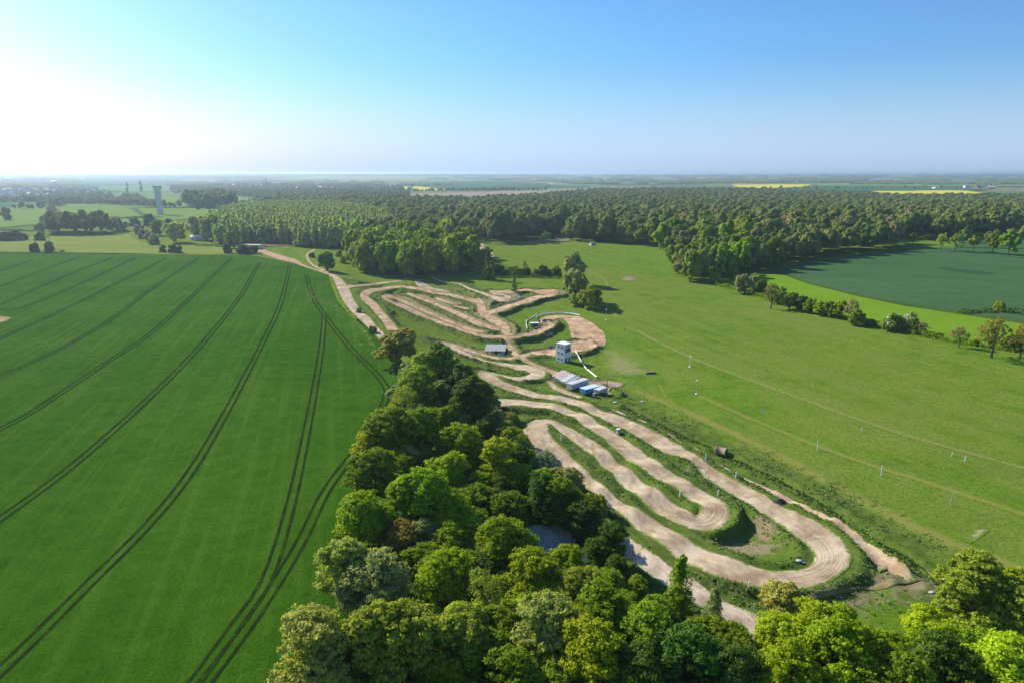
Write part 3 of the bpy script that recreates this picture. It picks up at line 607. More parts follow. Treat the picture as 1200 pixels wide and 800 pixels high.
M_POND = m_plain('pond_water', (0.20, 0.20, 0.18), 0.15, 0.5, bump=0.02)
drape('puddle', [(603,349.5),(609,347.8),(616,348.6),(616,350.6),(611,353),(604,352)], M_POND, 3, 0.16, 'small grey puddle inside the top lane')

# ------------------------------------------------------------------ tree models
M_LEAF = m_leaf('leaves'); M_BARK = m_plain('bark', (0.085, 0.072, 0.058), 0.9, 0.2, vary=0.4, scale=3)
M_BLOSSOM = m_plain('blossom', (0.66, 0.66, 0.60), 0.8, 0.2, vary=0.15)
FOREST_RAMP = [(p, (2.7*c[0], 2.2*c[1], 2.4*c[2])) for p, c in [(0.0, (0.050, 0.100, 0.020)), (0.2, (0.080, 0.125, 0.024)), (0.4, (0.062, 0.112, 0.020)), (0.55, (0.110, 0.145, 0.034)), (0.7, (0.078, 0.128, 0.022)), (0.84, (0.120, 0.128, 0.050)), (0.93, (0.130, 0.118, 0.075)), (0.965, (0.105, 0.165, 0.030)), (1.0, (0.06, 0.10, 0.03))]]
M_FOREST = m_leaf('forest_leaves', FOREST_RAMP, 0.3, (.85, .87, .8), (1.15, 1.12, 1.1))
M_POPLAR = m_leaf('poplar_leaves', [(0, (0.33, 0.43, 0.14)), (0.5, (0.40, 0.49, 0.17)), (1, (0.30, 0.40, 0.13))], 0.35)
def rdir(r, n, zmin=-1.0):
    d = r.normal(size=(int(n*2.6)+16, 3)); d /= np.linalg.norm(d, axis=1)[:, None]; d = d[d[:, 2] > zmin]
    while len(d) < n: d = np.vstack([d, d])
    return d[:n]
def leaf_quads(r, P, N, size):
    n = len(P); N = N/np.linalg.norm(N, axis=1)[:, None]
    a = np.cross(N, r.normal(size=(n, 3))); a /= np.linalg.norm(a, axis=1)[:, None]+1e-9; b = np.cross(N, a)
    s = (size*(0.65+0.7*r.rand(n)))[:, None]*0.5
    bend = N*s*0.35
    V = np.stack([P-a*s*1.25, P-b*s*0.8-bend*0.6, P+a*s*1.25, P+b*s*0.8-bend*0.6], 1).reshape(-1, 3)
    return V
def crown_lobes(r, kind, nl):
    """lobe centres and radii for a tree about 12 m high"""
    if kind == 'broad':
        d = rdir(r, nl, -0.75); c = d*np.array([3.1, 3.1, 3.5])*(0.55+0.62*r.rand(nl, 1)) + (0, 0, 6.6); rad = 0.95+1.15*r.rand(nl)
        c = np.vstack([c, [[0, 0, 7.5], [0.5, 0.3, 9.3]]]); rad = np.r_[rad, 2.8, 1.9]
    elif kind == 'bushy':
        d = rdir(r, nl, -0.85); c = d*np.array([3.0, 3.0, 3.2])*(0.75+0.35*r.rand(nl, 1)) + (0, 0, 4.6); rad = 1.4+0.8*r.rand(nl)
        c = np.vstack([c, [[0, 0, 4.6], [0.4, 0.2, 6.6]]]); rad = np.r_[rad, 2.8, 1.9]
    elif kind == 'tall':
        d = rdir(r, nl, -0.8); c = d*np.array([2.3, 2.3, 4.0])*(0.75+0.4*r.rand(nl, 1)) + (0, 0, 7.0); rad = 1.1+0.7*r.rand(nl)
        c = np.vstack([c, [[0, 0, 6.5], [0, 0, 9.0]]]); rad = np.r_[rad, 2.2, 1.7]
    elif kind == 'column':
        t = np.linspace(0.04, 1, nl); w_ = 1.75*np.sin(np.pi*np.clip(t*0.80+0.14, 0, 1))**0.8*(1-0.35*t)
        an = r.rand(nl)*6.28; c = np.stack([np.cos(an)*w_*0.4, np.sin(an)*w_*0.4, 1.5+10.2*t], 1); rad = 0.5+w_*0.75
    elif kind == 'cone':
        t = np.linspace(0.0, 1, nl); w_ = 2.3*(1-t)**0.85+0.12
        an = np.arange(nl)*2.4; c = np.stack([np.cos(an)*w_*0.3, np.sin(an)*w_*0.3, 1.0+10.6*t], 1); rad = 0.35+w_*0.75
    elif kind == 'shrub':
        d = rdir(r, nl, -0.15); c = d*np.array([3.3, 3.3, 3.2])*(0.7+0.4*r.rand(nl, 1)) + (0, 0, 1.6); rad = 1.5+0.8*r.rand(nl)
        c = np.vstack([c, [[0, 0, 2.0]]]); rad = np.r_[rad, 2.8]
    return c, rad
def make_crown(seed, kind, nl, ns, nf, size, mat, airy=False, inner=0.12, nj=0.55, spray=False):
    r = rs(seed); c, rad = crown_lobes(r, kind, nl); ctr = c.mean(0); P = []; N = []
    for q, R in zip(c, rad):
        out = q-ctr; out = out/(np.linalg.norm(out)+1e-6)
        k = max(3, int(ns*(R/1.7)**1.3)) if not spray else max(5, int(ns*(R/1.7)**1.6)); d = rdir(r, k, -0.6)+out*0.55+np.array([0, 0, 0.15]); d /= np.linalg.norm(d, axis=1)[:, None]
        sc_ = q+d*R*(0.66+0.42*r.rand(k, 1)); sr = R*(0.24+0.20*r.rand(k))
        if spray: sc_ = q+d*R*(0.55+0.70*r.rand(k, 1)); sr = 0.28+0.42*r.rand(k)
        for s_, rr, dd in zip(sc_, sr, d):
            f = rdir(r, nf, -0.75); f = f+dd*0.5; f /= np.linalg.norm(f, axis=1)[:, None]
            P.append(s_+f*rr*((0.3 if airy or spray else 0.70)+(0.8 if airy or spray else 0.4)*r.rand(nf, 1))*((1.25, 1.25, 0.62) if spray else (1, 1, 1))); N.append(f+dd*0.4+nj*r.normal(size=(nf, 3))+np.array([0, 0, 0.35]))
    P = np.vstack(P); N = np.vstack(N)
    V = leaf_quads(r, P, N, size)
    ni = int(len(P)*inner)
    if ni:
        k = r.randint(0, len(c), ni); Q = c[k]+rdir(r, ni)*(rad[k]*0.7*r.rand(ni)**0.5)[:, None]
        V = np.vstack([V, leaf_quads(r, Q, r.normal(size=(ni, 3)), size*1.5)])
    V[:, 2] = np.maximum(V[:, 2], 0.05)
    return mesh_np('crown', V, np.arange(len(V)).reshape(-1, 4), mat), c, rad
def make_trunk(seed, kind, c, rad, fine=True):
    r = rs(seed+99); m = MB(); top = c[:, 2].max()
    th = {'bushy': 3.0, 'broad': 5.6, 'tall': 8, 'column': 10.5, 'cone': 11, 'shrub': 1.6}[kind]; br = {'bushy': .26, 'broad': .30, 'tall': .26, 'column': .2, 'cone': .2, 'shrub': .14}[kind]
    k = 7 if fine else 4
    pts = [(0.12*math.sin(i*1.7+seed), 0.12*math.cos(i*1.3+seed), -0.4+(th+0.4)*i/4) for i in range(5)]
    m.tube(pts, [br*1.35, br, br*0.85, br*0.7, br*0.4], k)
    if kind in ('broad', 'tall', 'shrub', 'bushy'):
        for q, R in list(zip(c, rad))[:(len(c) if fine else 4)]:
            z0 = min(q[2]*0.55, th*0.9)*(0.75+0.3*r.rand()); mid = (q[0]*0.5, q[1]*0.5, (z0+q[2])/2-0.3)
            m.tube([(0, 0, z0), mid, (q[0]*1.05, q[1]*1.05, q[2]+0.3)], [br*0.42, br*0.28, br*0.08], 5 if fine else 3, cap=False)
            if fine:
                for t in range(3):
                    d = rdir(r, 1, -0.2)[0]; m.tube([mid, tuple(np.array(mid)*0.4+q*0.6+d*R*0.3), tuple(q+d*R*0.9)], [br*0.2, br*0.11, br*0.03], 3, cap=False)
    me = bpy.data.meshes.new('trunk'); me.from_pydata(m.v, [], m.f); me.materials.append(M_BARK); me.update(); return me
PROTO = {}
def protos(kind, lod):
    k = (kind, lod)
    if k in PROTO: return PROTO[k]
    nvar = {'H': {'broad': 6, 'tall': 3, 'shrub': 2}.get(kind, 2), 'M': {'broad': 5, 'tall': 3}.get(kind, 2), 'L': {'broad': 5, 'tall': 3}.get(kind, 2)}[lod]
    par = {'H': dict(nl=20, ns=38, nf=30, size=0.31, spray=True, inner=0.2), 'M': dict(nl=15, ns=8, nf=34, size=0.58, nj=.4), 'L': dict(nl=11, ns=7, nf=18, size=1.0, nj=.3)}[lod]
    if kind in ('column', 'cone'): par = dict(nl={'H': 22, 'M': 16, 'L': 10}[lod], ns={'H': 12}.get(lod, par['ns']), spray=False, nf=int(par['nf']*0.6)*(2 if lod == 'H' else 1), size=par['size']*0.85, nj=par.get('nj', .55))
    out = []
    for i in range(nvar):
        me, c, rad = make_crown(hash_seed(kind, lod, i), kind, mat=M_LEAF, **par)
        out.append((me, make_trunk(i*7+3, kind, c, rad, lod != 'L')))
    PROTO[k] = out; return out
def hash_seed(*a): return sum(ord(ch)*(i+3)*131 for i, ch in enumerate('|'.join(map(str, a)))) % 99991
def airy_protos(lod):
    k = ('airy', lod)
    if k not in PROTO:
        out = []
        for i in range(3):
            me, c, rad = make_crown(500+i, 'broad', {'H': 18, 'M': 15, 'L': 12}[lod], {'H': 9, 'M': 7, 'L': 5}[lod], {'H': 36, 'M': 16, 'L': 9}[lod], {'H': .22, 'M': .42, 'L': .7}[lod], M_LEAF, airy=True, inner=0.03)
            out.append((me, make_trunk(i*5+60, 'broad', c, rad, True)))
        PROTO[k] = out
    return PROTO[k]
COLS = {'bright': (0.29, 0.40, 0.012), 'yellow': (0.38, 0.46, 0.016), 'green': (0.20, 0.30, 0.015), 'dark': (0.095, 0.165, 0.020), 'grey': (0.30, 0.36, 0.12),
        'olive': (0.275, 0.36, 0.035), 'bronze': (0.31, 0.275, 0.055), 'brown': (0.33, 0.30, 0.14), 'pale': (0.40, 0.45, 0.10), 'silver': (0.32, 0.34, 0.23)}
NAME = {'bushy': 'broadleaf_tree', 'broad': 'broadleaf_tree', 'tall': 'tall_tree', 'column': 'poplar_tree', 'cone': 'conifer_tree', 'shrub': 'shrub', 'airy': 'sparse_tree'}
trng = random.Random(11)
TREES_BUILT = []
def tree(x, y, R, kind, col, label, group=None, hf=1.0, cat=None, blossom=False, dz=0.0, lod=None, jit=0.10):
    """R: crown radius in metres; hf stretches the height"""
    base = {'bushy': 4.6, 'broad': 4.7, 'tall': 3.6, 'column': 1.7, 'cone': 2.2, 'shrub': 4.6, 'airy': 4.7}[kind]
    s = R/base; D = math.hypot(x, y); lod = lod or ('H' if D < 205 else 'M' if D < 430 else 'L')
    ps = airy_protos(lod) if kind == 'airy' else protos(kind, lod)
    cm, tm = trng.choice(ps)
    t = empty(NAME[kind], (x, y, gz(x, y)+dz), trng.random()*6.28, label, cat or ('shrub' if kind == 'shrub' else 'tree'), group)
    t.scale = (s*(0.95+0.1*trng.random()), s*(0.95+0.1*trng.random()), s*hf)
    c = link('crown', cm, t); j = [1+jit*(trng.random()*2-1) for _ in range(3)]; b0 = 1+0.12*(trng.random()*2-1)
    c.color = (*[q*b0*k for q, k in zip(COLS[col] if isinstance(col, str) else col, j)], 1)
    link('trunk', tm, t)
    if blossom:
        r = rs(trng.randrange(9999)); cc, rad = crown_lobes(r, 'shrub' if kind == 'shrub' else 'broad', 9)
        P = []; 
        for q, R_ in zip(cc, rad):
            d = rdir(r, 60, 0.0); P.append(q+d*R_*(0.95+0.15*r.rand(60, 1)))
        P = np.vstack(P); V = leaf_quads(r, P, r.normal(size=P.shape)+np.array([0, 0, .6]), 0.55); link('blossom', mesh_np('blossom', V, np.arange(len(V)).reshape(-1, 4), M_BLOSSOM), t)
    TREES_BUILT.append((x, y, R)); return t
def at_crown(px, py, rpx, kind, hf):
    """stand a tree so that its crown centre falls on the ray of (px, py)"""
    base = {'bushy': 4.6, 'broad': 4.7, 'tall': 3.6, 'column': 1.7, 'cone': 2.2, 'shrub': 4.6, 'airy': 4.7}[kind]
    ch = {'bushy': 4.6, 'broad': 6.8, 'tall': 7.0, 'column': 6.5, 'cone': 5.0, 'shrub': 2.2, 'airy': 7.2}[kind]
    R = 4.0
    for _ in range(6):
        zc = ch*R/base*hf; x, y = unproj(px, py, surf, dz=zc)
        sl_ = math.sqrt(x*x+y*y+(CAM_H-zc)**2); R = rpx*sl_/FPX
    return x, y, R
FG = [  # crowns standing in shade take 'dark' leaves, so shade is put into their colour
 (467,408,25,'bushy','bronze','round bronze-green tree standing alone at the corner of wheat field and track',.8),
 (519,428,24,'broad','green','mid-green rounded tree, farthest of the long tree belt beside the shed'),
 (494,432,20,'broad','bright','bright green crown at the far tip of the tree belt, right of the bronze tree'),
 (541,448,23,'broad','dark','dark brownish-green tree on the track side near the far tip of the belt'),
 (489,455,26,'broad','olive','large grey-olive domed tree near the far tip of the belt by the wheat'),
 (471,483,25,'airy','olive','thin yellowish-olive tree at the wheat edge below the grey-olive dome'),
 (525,474,19,'broad','dark','dark tree crown in the shade behind the grey-olive dome'),
 (551,478,22,'tall','dark','tall dark tree with bare stems facing the red end of the track'),
 (521,496,18,'broad','bright','small bright crown in the middle of the belt below the dark trees'),
 (456,512,27,'broad','green','mid-green tree overhanging the wheat on the left side of the belt'),
 (488,512,26,'broad','green','leafy green tree in the belt between the wheat-side tree and the bright crown'),
 (535,528,26,'broad','bright','vivid green tree in the middle of the belt, left of the tall lit tree'),
 (431,530,19,'broad','yellow','small yellow-olive tree on the wheat edge'),
 (584,551,20,'tall','bright','tall bright yellow-green tree standing alone in front of dark shade'),
 (478,545,17,'broad','grey','small grey-green crown among brighter trees of the left belt'),
 (440,560,27,'broad','green','full green tree at the wheat edge below the yellow-olive one'),
 (522,560,24,'broad','yellow','yellowish crown just left of the tall lit tree'),
 (490,590,33,'broad','bright','big bright green dome in the centre of the belt'),
 (421,613,29,'broad','bright','yellow-green tree leaning over the wheat below the full green one'),
 (470,640,22,'broad','bronze','copper-brown crown among green trees on the left of the belt'),
 (493,633,22,'broad','grey','grey-green crown right beside the copper one'),
 (537,610,24,'broad','bright','bright crown between the big dome and the dark hollow'),
 (545,583,15,'airy','bronze','thin brownish crown between bright trees above the hollow'),
 (598,602,21,'broad','green','mid-green tree at the rim of the chalk hollow'),
 (524,642,25,'broad','green','soft green crown below the bright one in the belt'),
 (588,642,33,'broad','bright','large bright tree touching the left end of the chalk hollow'),
 (660,663,20,'broad','bright','bright crown directly below the pale chalk heap'),
 (405,668,32,'broad','pale','pale olive tree bulging over the wheat in the lower left'),
 (440,690,34,'broad','grey','pale grey-green tree with a dark gap under it in the lower left'),
 (430,726,17,'airy','brown','small bare-looking grey shrub tree below the grey-green one'),
 (522,686,33,'broad','bright','lit yellow-green crown in the lower middle of the belt'),
 (567,703,31,'airy','olive','olive tree with thin twiggy crown in the lower middle'),
 (625,686,34,'broad','bright','rich green crown below the hollow, left of the bright low one'),
 (368,772,42,'broad','pale','big pale whitish-green tree at the lower left corner of the wood'),
 (462,764,46,'broad','olive','very large olive-yellow tree at the bottom of the photo, left side'),
 (535,755,36,'broad','olive','olive crown at the bottom between the very large olive tree and the light green ones'),
 (515,797,28,'broad','bright','bright green crown cut by the bottom edge, lower left'),
 (592,742,30,'broad','green','green crown with dark gaps in the bottom middle'),
 (641,752,40,'broad','pale','light green spreading tree in the bottom middle'),
 (605,797,34,'broad','green','green crown cut by the bottom edge in the middle'),
 (678,703,30,'broad','olive','yellow-olive crown on the ridge of the wood above the bottom middle'),
 (705,728,36,'broad','green','mid-green tree with whitish leaf tips right of the light green one'),
 (690,783,40,'broad','bright','large tree at the bottom edge right of middle'),
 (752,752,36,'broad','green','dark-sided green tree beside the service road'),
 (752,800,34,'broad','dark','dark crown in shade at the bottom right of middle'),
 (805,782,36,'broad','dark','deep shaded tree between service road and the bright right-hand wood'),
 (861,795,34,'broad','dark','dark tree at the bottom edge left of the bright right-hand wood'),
 (798,686,11,'column','green','slim bright conical tree beside the pale service road'),
 (793,714,13,'shrub','bright','bushy green growth at the foot of the slim conical tree'),
 (836,718,9,'column','grey','small pointed grey-green tree in front of the service road'),
 (832,731,16,'shrub','grey','grey-green willow scrub at the end of the service road'),
 (812,738,12,'shrub','bright','low bright bush left of the willow scrub'),
 (917,703,20,'shrub','pale','round pale green bush at the foot of the big hairpin'),
 (950,722,28,'broad','yellow','yellow-lit crown just under the big hairpin'),
 (912,740,30,'broad','yellow','bright lime crown at the left of the right-hand wood'),
 (985,758,42,'broad','bright','broad bright tree in the middle of the right-hand wood'),
 (925,782,38,'broad','bright','lime green crown at the bottom edge below the hairpin'),
 (1048,790,34,'broad','green','fan-leaved green tree at the bottom edge, right part'),
 (1087,722,24,'broad','yellow','bright yellow-green tree beside the dry end track'),
 (1150,705,40,'broad','olive','big olive-yellow tree with visible branches at the right edge'),
 (1105,768,36,'broad','dark','shaded dark tree between the bright right-hand trees'),
 (1188,776,36,'broad','yellow','glowing yellow tree in the bottom right corner'),
 (1200,700,26,'broad','yellow','yellow-green tree cut by the right edge'),
 (1005,800,30,'broad','bright','bright crown cut by the bottom edge in the right-hand wood'),
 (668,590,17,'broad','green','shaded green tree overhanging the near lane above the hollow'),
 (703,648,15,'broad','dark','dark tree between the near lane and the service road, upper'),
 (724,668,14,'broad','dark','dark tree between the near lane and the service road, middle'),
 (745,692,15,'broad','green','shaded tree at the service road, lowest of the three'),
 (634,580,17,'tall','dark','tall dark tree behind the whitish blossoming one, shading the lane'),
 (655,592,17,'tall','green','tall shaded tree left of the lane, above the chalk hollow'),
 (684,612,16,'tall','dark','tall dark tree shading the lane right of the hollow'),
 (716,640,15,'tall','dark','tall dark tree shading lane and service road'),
 (638,553,17,'shrub','silver','whitish blossoming tree beside the shaded start of the lane',1.5),
 (663,573,20,'shrub','grey','grey-green willow-like tree next to the whitish one',1.6),
 (626,566,10,'shrub','yellow','small yellow bush in front of the whitish tree',1.4),
 (694,598,15,'shrub','olive','olive bush hanging over the shaded lane above the hollow',1.6),
 (706,622,14,'shrub','pale','scraggy light bush between hollow and service road',1.3),
 (597,494,10,'shrub','olive','small olive bush at the mouth of the shaded hairpin',1.2),
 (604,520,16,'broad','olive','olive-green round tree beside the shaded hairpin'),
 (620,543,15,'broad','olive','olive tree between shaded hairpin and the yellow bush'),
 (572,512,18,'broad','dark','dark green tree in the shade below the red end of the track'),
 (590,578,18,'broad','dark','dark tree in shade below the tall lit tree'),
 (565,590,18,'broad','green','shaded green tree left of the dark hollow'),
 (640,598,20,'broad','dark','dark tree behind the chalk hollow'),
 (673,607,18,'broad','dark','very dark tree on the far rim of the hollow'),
 (383,306,11,'bushy','green','lone dark green oak where the two farm roads meet'),
 (675,315,15,'bushy','grey','farthest and tallest grey-green willow in the meadow group',1.25),
 (673,335,17,'bushy','grey','middle grey-green willow of the meadow group',1.1),
 (673,351,7.5,'bushy','pale','small pale willow at the foot of the meadow group'),
 (693,348,14,'bushy','olive','rounded brownish willow on the right of the meadow group'),
 (837,325,6.5,'bushy','olive','small roundish tree at the start of the hedge beside the wood strip'),
 (873,333,11,'bushy','brown','tallest brown-green tree in the meadow hedge'),
 (885,331,10,'bushy','grey','grey-brown tree next to the tallest one in the hedge'),
 (893,337,9,'bushy','dark','dark green tree below the tall brown pair in the hedge'),
 (905,343,12,'airy','bronze','bronze open-crowned tree in the hedge'),
 (926,353,9,'bushy','green','first rounded green tree right of the bronze one in the hedge'),
 (938,356,8,'bushy','dark','dark rounded tree in the hedge, second from the bronze one'),
 (950,358,8,'bushy','green','green rounded tree in the middle of the hedge run'),
 (962,361,8,'bushy','bright','upright brighter tree in the middle hedge run'),
 (974,363,8,'bushy','green','green tree just left of the bare brown one in the hedge'),
 (985,363,9,'bushy','bright','light green tree leaning on the bare brown one'),
 (999,362,10,'airy','brown','bare brown-topped tree towards the middle of the hedge'),
 (1004,372,9,'bushy','green','deep green tree under the bare brown one'),
 (914,350,8,'shrub','green','green bush filling the gap between the bronze and first rounded hedge trees',1.5),
 (1020,379,6,'shrub','green','low green bush in the gap left of the blossoming pair',.9),(1100,394,5,'shrub','olive','low olive bush between blossoming pair and small bare tree',.8),(1143,402,5,'shrub','green','low green bush between the bare tree and the large bronze tree',.8),
 (1047,381,10,'shrub','green','green hedge bush with white blossom on top, left of the pair',1.3,True),
 (1065,381,9,'shrub','pale','whiter blossoming bush, right of the pair',1.4,True),
 (1073,386,8,'shrub','dark','dark green bush at the right foot of the blossoming pair',1.2),
 (1082,383,6,'airy','brown','thin reddish sapling behind the blossoming pair'),
 (1126,392,8.5,'airy','brown','small round bare brown tree in the low hedge'),
 (1167,390,16,'airy','bronze','large open bronze tree with dark trunk in the low hedge'),
 (1186,404,9,'shrub','green','green bush right of the large bronze tree',1.1),
 (1199,396,12,'airy','bronze','bronze tree at the right end of the hedge'),
 (1172,359,5,'bushy','bright','small bright tree beside the dark cereal field'),
 (1070,280,6,'broad','bright','small bright round tree at the end of the wood strip, left of three'),
 (1104,281,7,'airy','pale','pale open tree behind the dark cereal field'),
 (1121,282,7,'airy','olive','slender olive tree behind the dark cereal field'),
 (1142,284,6.5,'broad','bright','round green tree, left of the two by the upper field'),
 (1165,283,8,'broad','green','larger round green tree in the middle by the upper field'),
 (1184,283,7.5,'tall','olive','brownish oval tree at the right by the upper field'),
 (572,314,6,'cone','dark','dark pointed conifer at the left end of the trimmed tree row'),
 (603,334,3.2,'cone','dark','small dark pointed bush alone by the top lane'),
 (615,311,5.5,'airy','pale','pale sapling behind the trimmed tree row'),
 (40,292,4.5,'shrub','dark','left one of two round bushes at the head of the wheat',1.4),
 (58,292,5,'shrub','dark','right one of two round bushes at the head of the wheat',1.5),
 (73,295,2.5,'shrub','dark','tiny low bush right of the two round ones',.7),
 (191,293,3.6,'shrub','dark','small dark bush at the wheat head under the big trees',1.5),
 (203,293,4.4,'shrub','dark','dark bush paired with a twin near the wheat head',1.4),
 (210,294,4.2,'shrub','dark','right twin of the paired dark bushes',1.3),
 (266,293,4.2,'shrub','dark','dark pointed bush left of the flat barn',1.8),
 (284,294,7,'shrub','dark','wide dark bush before the flat barn',1.0),
 (296,294,6,'shrub','dark','dark bush beside the farm road corner',1.0),
 (273,281,9.5,'bushy','olive','round olive tree left of the flat barn'),
 (302,276,6,'broad','grey','silvery round tree behind the flat barn'),
 (319,281,3.2,'shrub','dark','small round bush above the red earth',1.5),
 (353,281,5,'shrub','green','round green bush at the foot of the poplar wood',1.3),
 (350,287,6,'shrub','grey','grey thorny scrub beside the red earth',.8),
 (397,298,4.5,'shrub','green','small bush on the grass left of the big wood',1.1),
 (365,300,3.2,'shrub','dark','small bush beside the winding footpath',1.1),
 (403,306,5,'shrub','green','bush at the foot of the big wood',1.0),
 (421,364,3.5,'shrub','grey','grey bush on the verge between field road and wheat',1.2),
 (437,387,5,'shrub','grey','larger grey verge bush near the bronze tree',1.2),
 (463,430,4.5,'shrub','grey','scruffy verge bush under the bronze tree',1.2),
 (461,367,3,'shrub','green','lone weed bush in the middle of the track grass',1.0),
 (15,278,8,'shrub','dark','dark wide clump at the left edge behind the wheat',.9),
 (5,279,7,'shrub','dark','dark clump cut by the left edge',.9), (26,279,5,'shrub','dark','dark end of the left-hand clump',.9),
 (47,279,5,'shrub','dark','dark bush below the pale tree left of the dark row',1.2),(46,268,5.5,'broad','grey','pale tree at the left end of the dark row'),
 (5,251,6,'bushy','dark','small dark oak in the pasture at the left edge'),
 (99,254,2.6,'bushy','dark','tiny lone tree in the broad pasture'),(64,252,2.2,'bushy','dark','tiny upright tree at the pasture corner'),(59,247,2.6,'shrub','dark','tiny bush at the pasture corner',1.2),
 (205,272,11,'bushy','pale','large pale round tree below the water tower'),(186,267,8,'bushy','olive','olive tree left of the large pale one'),(225,267,11,'bushy','pale','tall pale tree right of the large round one',1.1),
 (249,266,14,'bushy','pale','biggest pale tree at the edge of the poplar plantation'),(236,278,4,'shrub','green','green bush beside the white-roofed house',1.2),
 (163,271,5,'shrub','silver','silvery bush, topmost of the diagonal row',1.4),(168,276,5,'shrub','silver','silvery bush, second of the diagonal row',1.4),(174,279,5,'shrub','silver','silvery bush, third of the diagonal row',1.3),(180,283,6,'shrub','grey','grey bush at the lower end of the diagonal row',1.3),
 (176,259,7,'bushy','dark','dark tree just left of the tower foot'),(158,262,5,'shrub','dark','dark bush line left of the tower foot',1.2),(196,262,5,'bushy','dark','dark tree right below the tower foot'),
 (233,243,3,'bushy','dark','small tree in the row below the far copse, leftmost'),(243,243,2.6,'bushy','dark','small tree, second in the row below the far copse'),(255,242,3,'bushy','grey','pale small tree in the row below the far copse'),(280,243,3.4,'bushy','dark','small dark tree right of the far copse'),
 (640,277,5.5,'broad','green','rounded bush tree at the edge of the dry clearing'),(648,279.5,3,'shrub','dark','small bush in the dry clearing',1.2),(513,281,9,'broad','bright','light tree beside the brick farmhouse'),
]
for it in FG:
    px, py, r_, kind, col, lb = it[:6]; py += 13 if px > 900 and py > 718 and kind == 'broad' else 0; hf = it[6] if len(it) > 6 else 1.0; bl = it[7] if len(it) > 7 else False
    x, y, R = at_crown(px, py, r_, kind, hf)
    if py > 470 and kind in ('broad', 'tall', 'airy') and px < 880: R *= 1.10
    tree(x, y, R, kind, col, lb, hf=hf, blossom=bl)

# ------------------------------------------------------------------ woods: candidates by zone, the largest 300 built singly
def in_poly(x, y, poly):
    c = np.zeros(np.shape(x), bool); n = len(poly)
    for i in range(n):
        x0, y0 = poly[i]; x1, y1 = poly[(i+1) % n]
        k = ((y0 > y) != (y1 > y)) & (x < (x1-x0)*(y-y0)/((y1-y0) or 1e-9)+x0); c ^= k
    return c
def scatter(poly_px, sp, seed, grow_=0.0, jitter=0.42, rows=None, world=None):
    poly = world or [unproj(*p) for p in poly_px]; r = rs(seed)
    xs = [p[0] for p in poly]; ys = [p[1] for p in poly]; pts = []
    y = min(ys)
    k = 0
    while y < max(ys):
        s = sp*(1+grow_*max(0, y-500)/1000)
        x = np.arange(min(xs)+(k % 2)*s*0.5, max(xs), s)
        q = np.stack([x+(r.rand(len(x))-.5)*s*2*jitter, y+(r.rand(len(x))-.5)*s*2*jitter, np.full(len(x), s)], 1); pts.append(q); y += s*0.87; k += 1
    P = np.vstack(pts); return P[in_poly(P[:, 0], P[:, 1], poly)]
ZONES = [  # name, outline, spacing, kind, radius factor, colour set, label, height factor, growth
 ('belt', [(478,450),(545,455),(572,478),(590,520),(628,560),(668,600),(600,640),(700,690),(770,745),(850,790),(890,880),(350,880),(400,770),(430,680),(450,600),(462,520)], 6.9, 'broad', 0.68, ('green','bright','green','green','dark'), 'shaded smaller tree filling the gaps inside the long tree belt', 0.72, 0),
 ('right_belt', [(895,760),(960,735),(1040,770),(1080,745),(1200,740),(1290,760),(1300,900),(880,900)], 7.2, 'broad', 0.62, ('green','bright','bright'), 'smaller tree filling the gaps of the bottom right wood', 0.78, 0),
 ('clump', [(411,308),(430,322),(455,326),(480,327),(520,325),(552,321),(557,308),(540,293),(520,285),(470,282),(430,284),(414,296)], 11, 'bushy', 0.68, ('green','bright','green','bright'), 'tall broad-leaved tree of the big dense wood above the track', 1.5, 0),
 ('strip', [(786,328),(806,331),(830,329),(858,324),(905,314.5),(960,304),(1010,296),(1060,290.5),(1058,284),(1000,287),(930,294),(870,301),(820,311),(790,320)], 10.5, 'bushy', 0.67, ('green','bright','green','green','olive'), 'tree of the long wooded strip beside the dark cereal field', 1.4, 0),
 ('front', [(664,283),(700,285),(740,286.5),(770,292),(800,298),(830,301),(900,292),(980,285),(1060,281),(1130,281),(1200,270),(1330,262),(1330,252),(1060,262),(900,268),(760,270),(664,272)], 13, 'bushy', 0.68, ('green','olive','green','bright','brown','bright'), 'tree in the front rows of the large right-hand wood', 1.3, 0),
 ('middle', [(562,282),(575,286),(600,286),(640,278),(664,275),(664,266),(600,268),(556,270)], 13, 'broad', 0.66, ('green','olive','dark','green'), 'tree in the front rows of the wood behind the brick farmhouse', 1.1, 0),
 ('darkrow', [(52,276),(90,276.5),(127,275.5),(128,271),(90,270),(52,270)], 9, 'tall', 0.7, ('dark','dark','green'), 'dark tall tree standing in the straight row on the left pasture', 1.3, 0),
 ('trim', [(583,324.5),(600,324),(630,324),(656,325.5),(656,322.5),(600,321.5),(583,322)], 5.5, 'shrub', 0.62, ('dark','green','dark'), 'trimmed dark tree of the row above the top lane', 1.25, 0),
 ('darkrow2', [(129,273),(148,272),(148,269),(129,269.5)], 8, 'broad', 0.7, ('dark',), 'lower dark tree at the right end of the straight row', 0.8, 0),
 ('copse', [(216,243),(240,245),(272,245),(276,238),(250,236),(220,238)], 15, 'broad', 0.66, ('green','dark'), 'tree of the far dark copse right of the water tower', 1.0, 0),
 ('grove', [(568,300),(578,306),(560,322),(556,312)], 9, 'broad', 0.6, ('dark',), 'dark tree at the right foot of the big dense wood', 0.7, 0),
]
cand = []
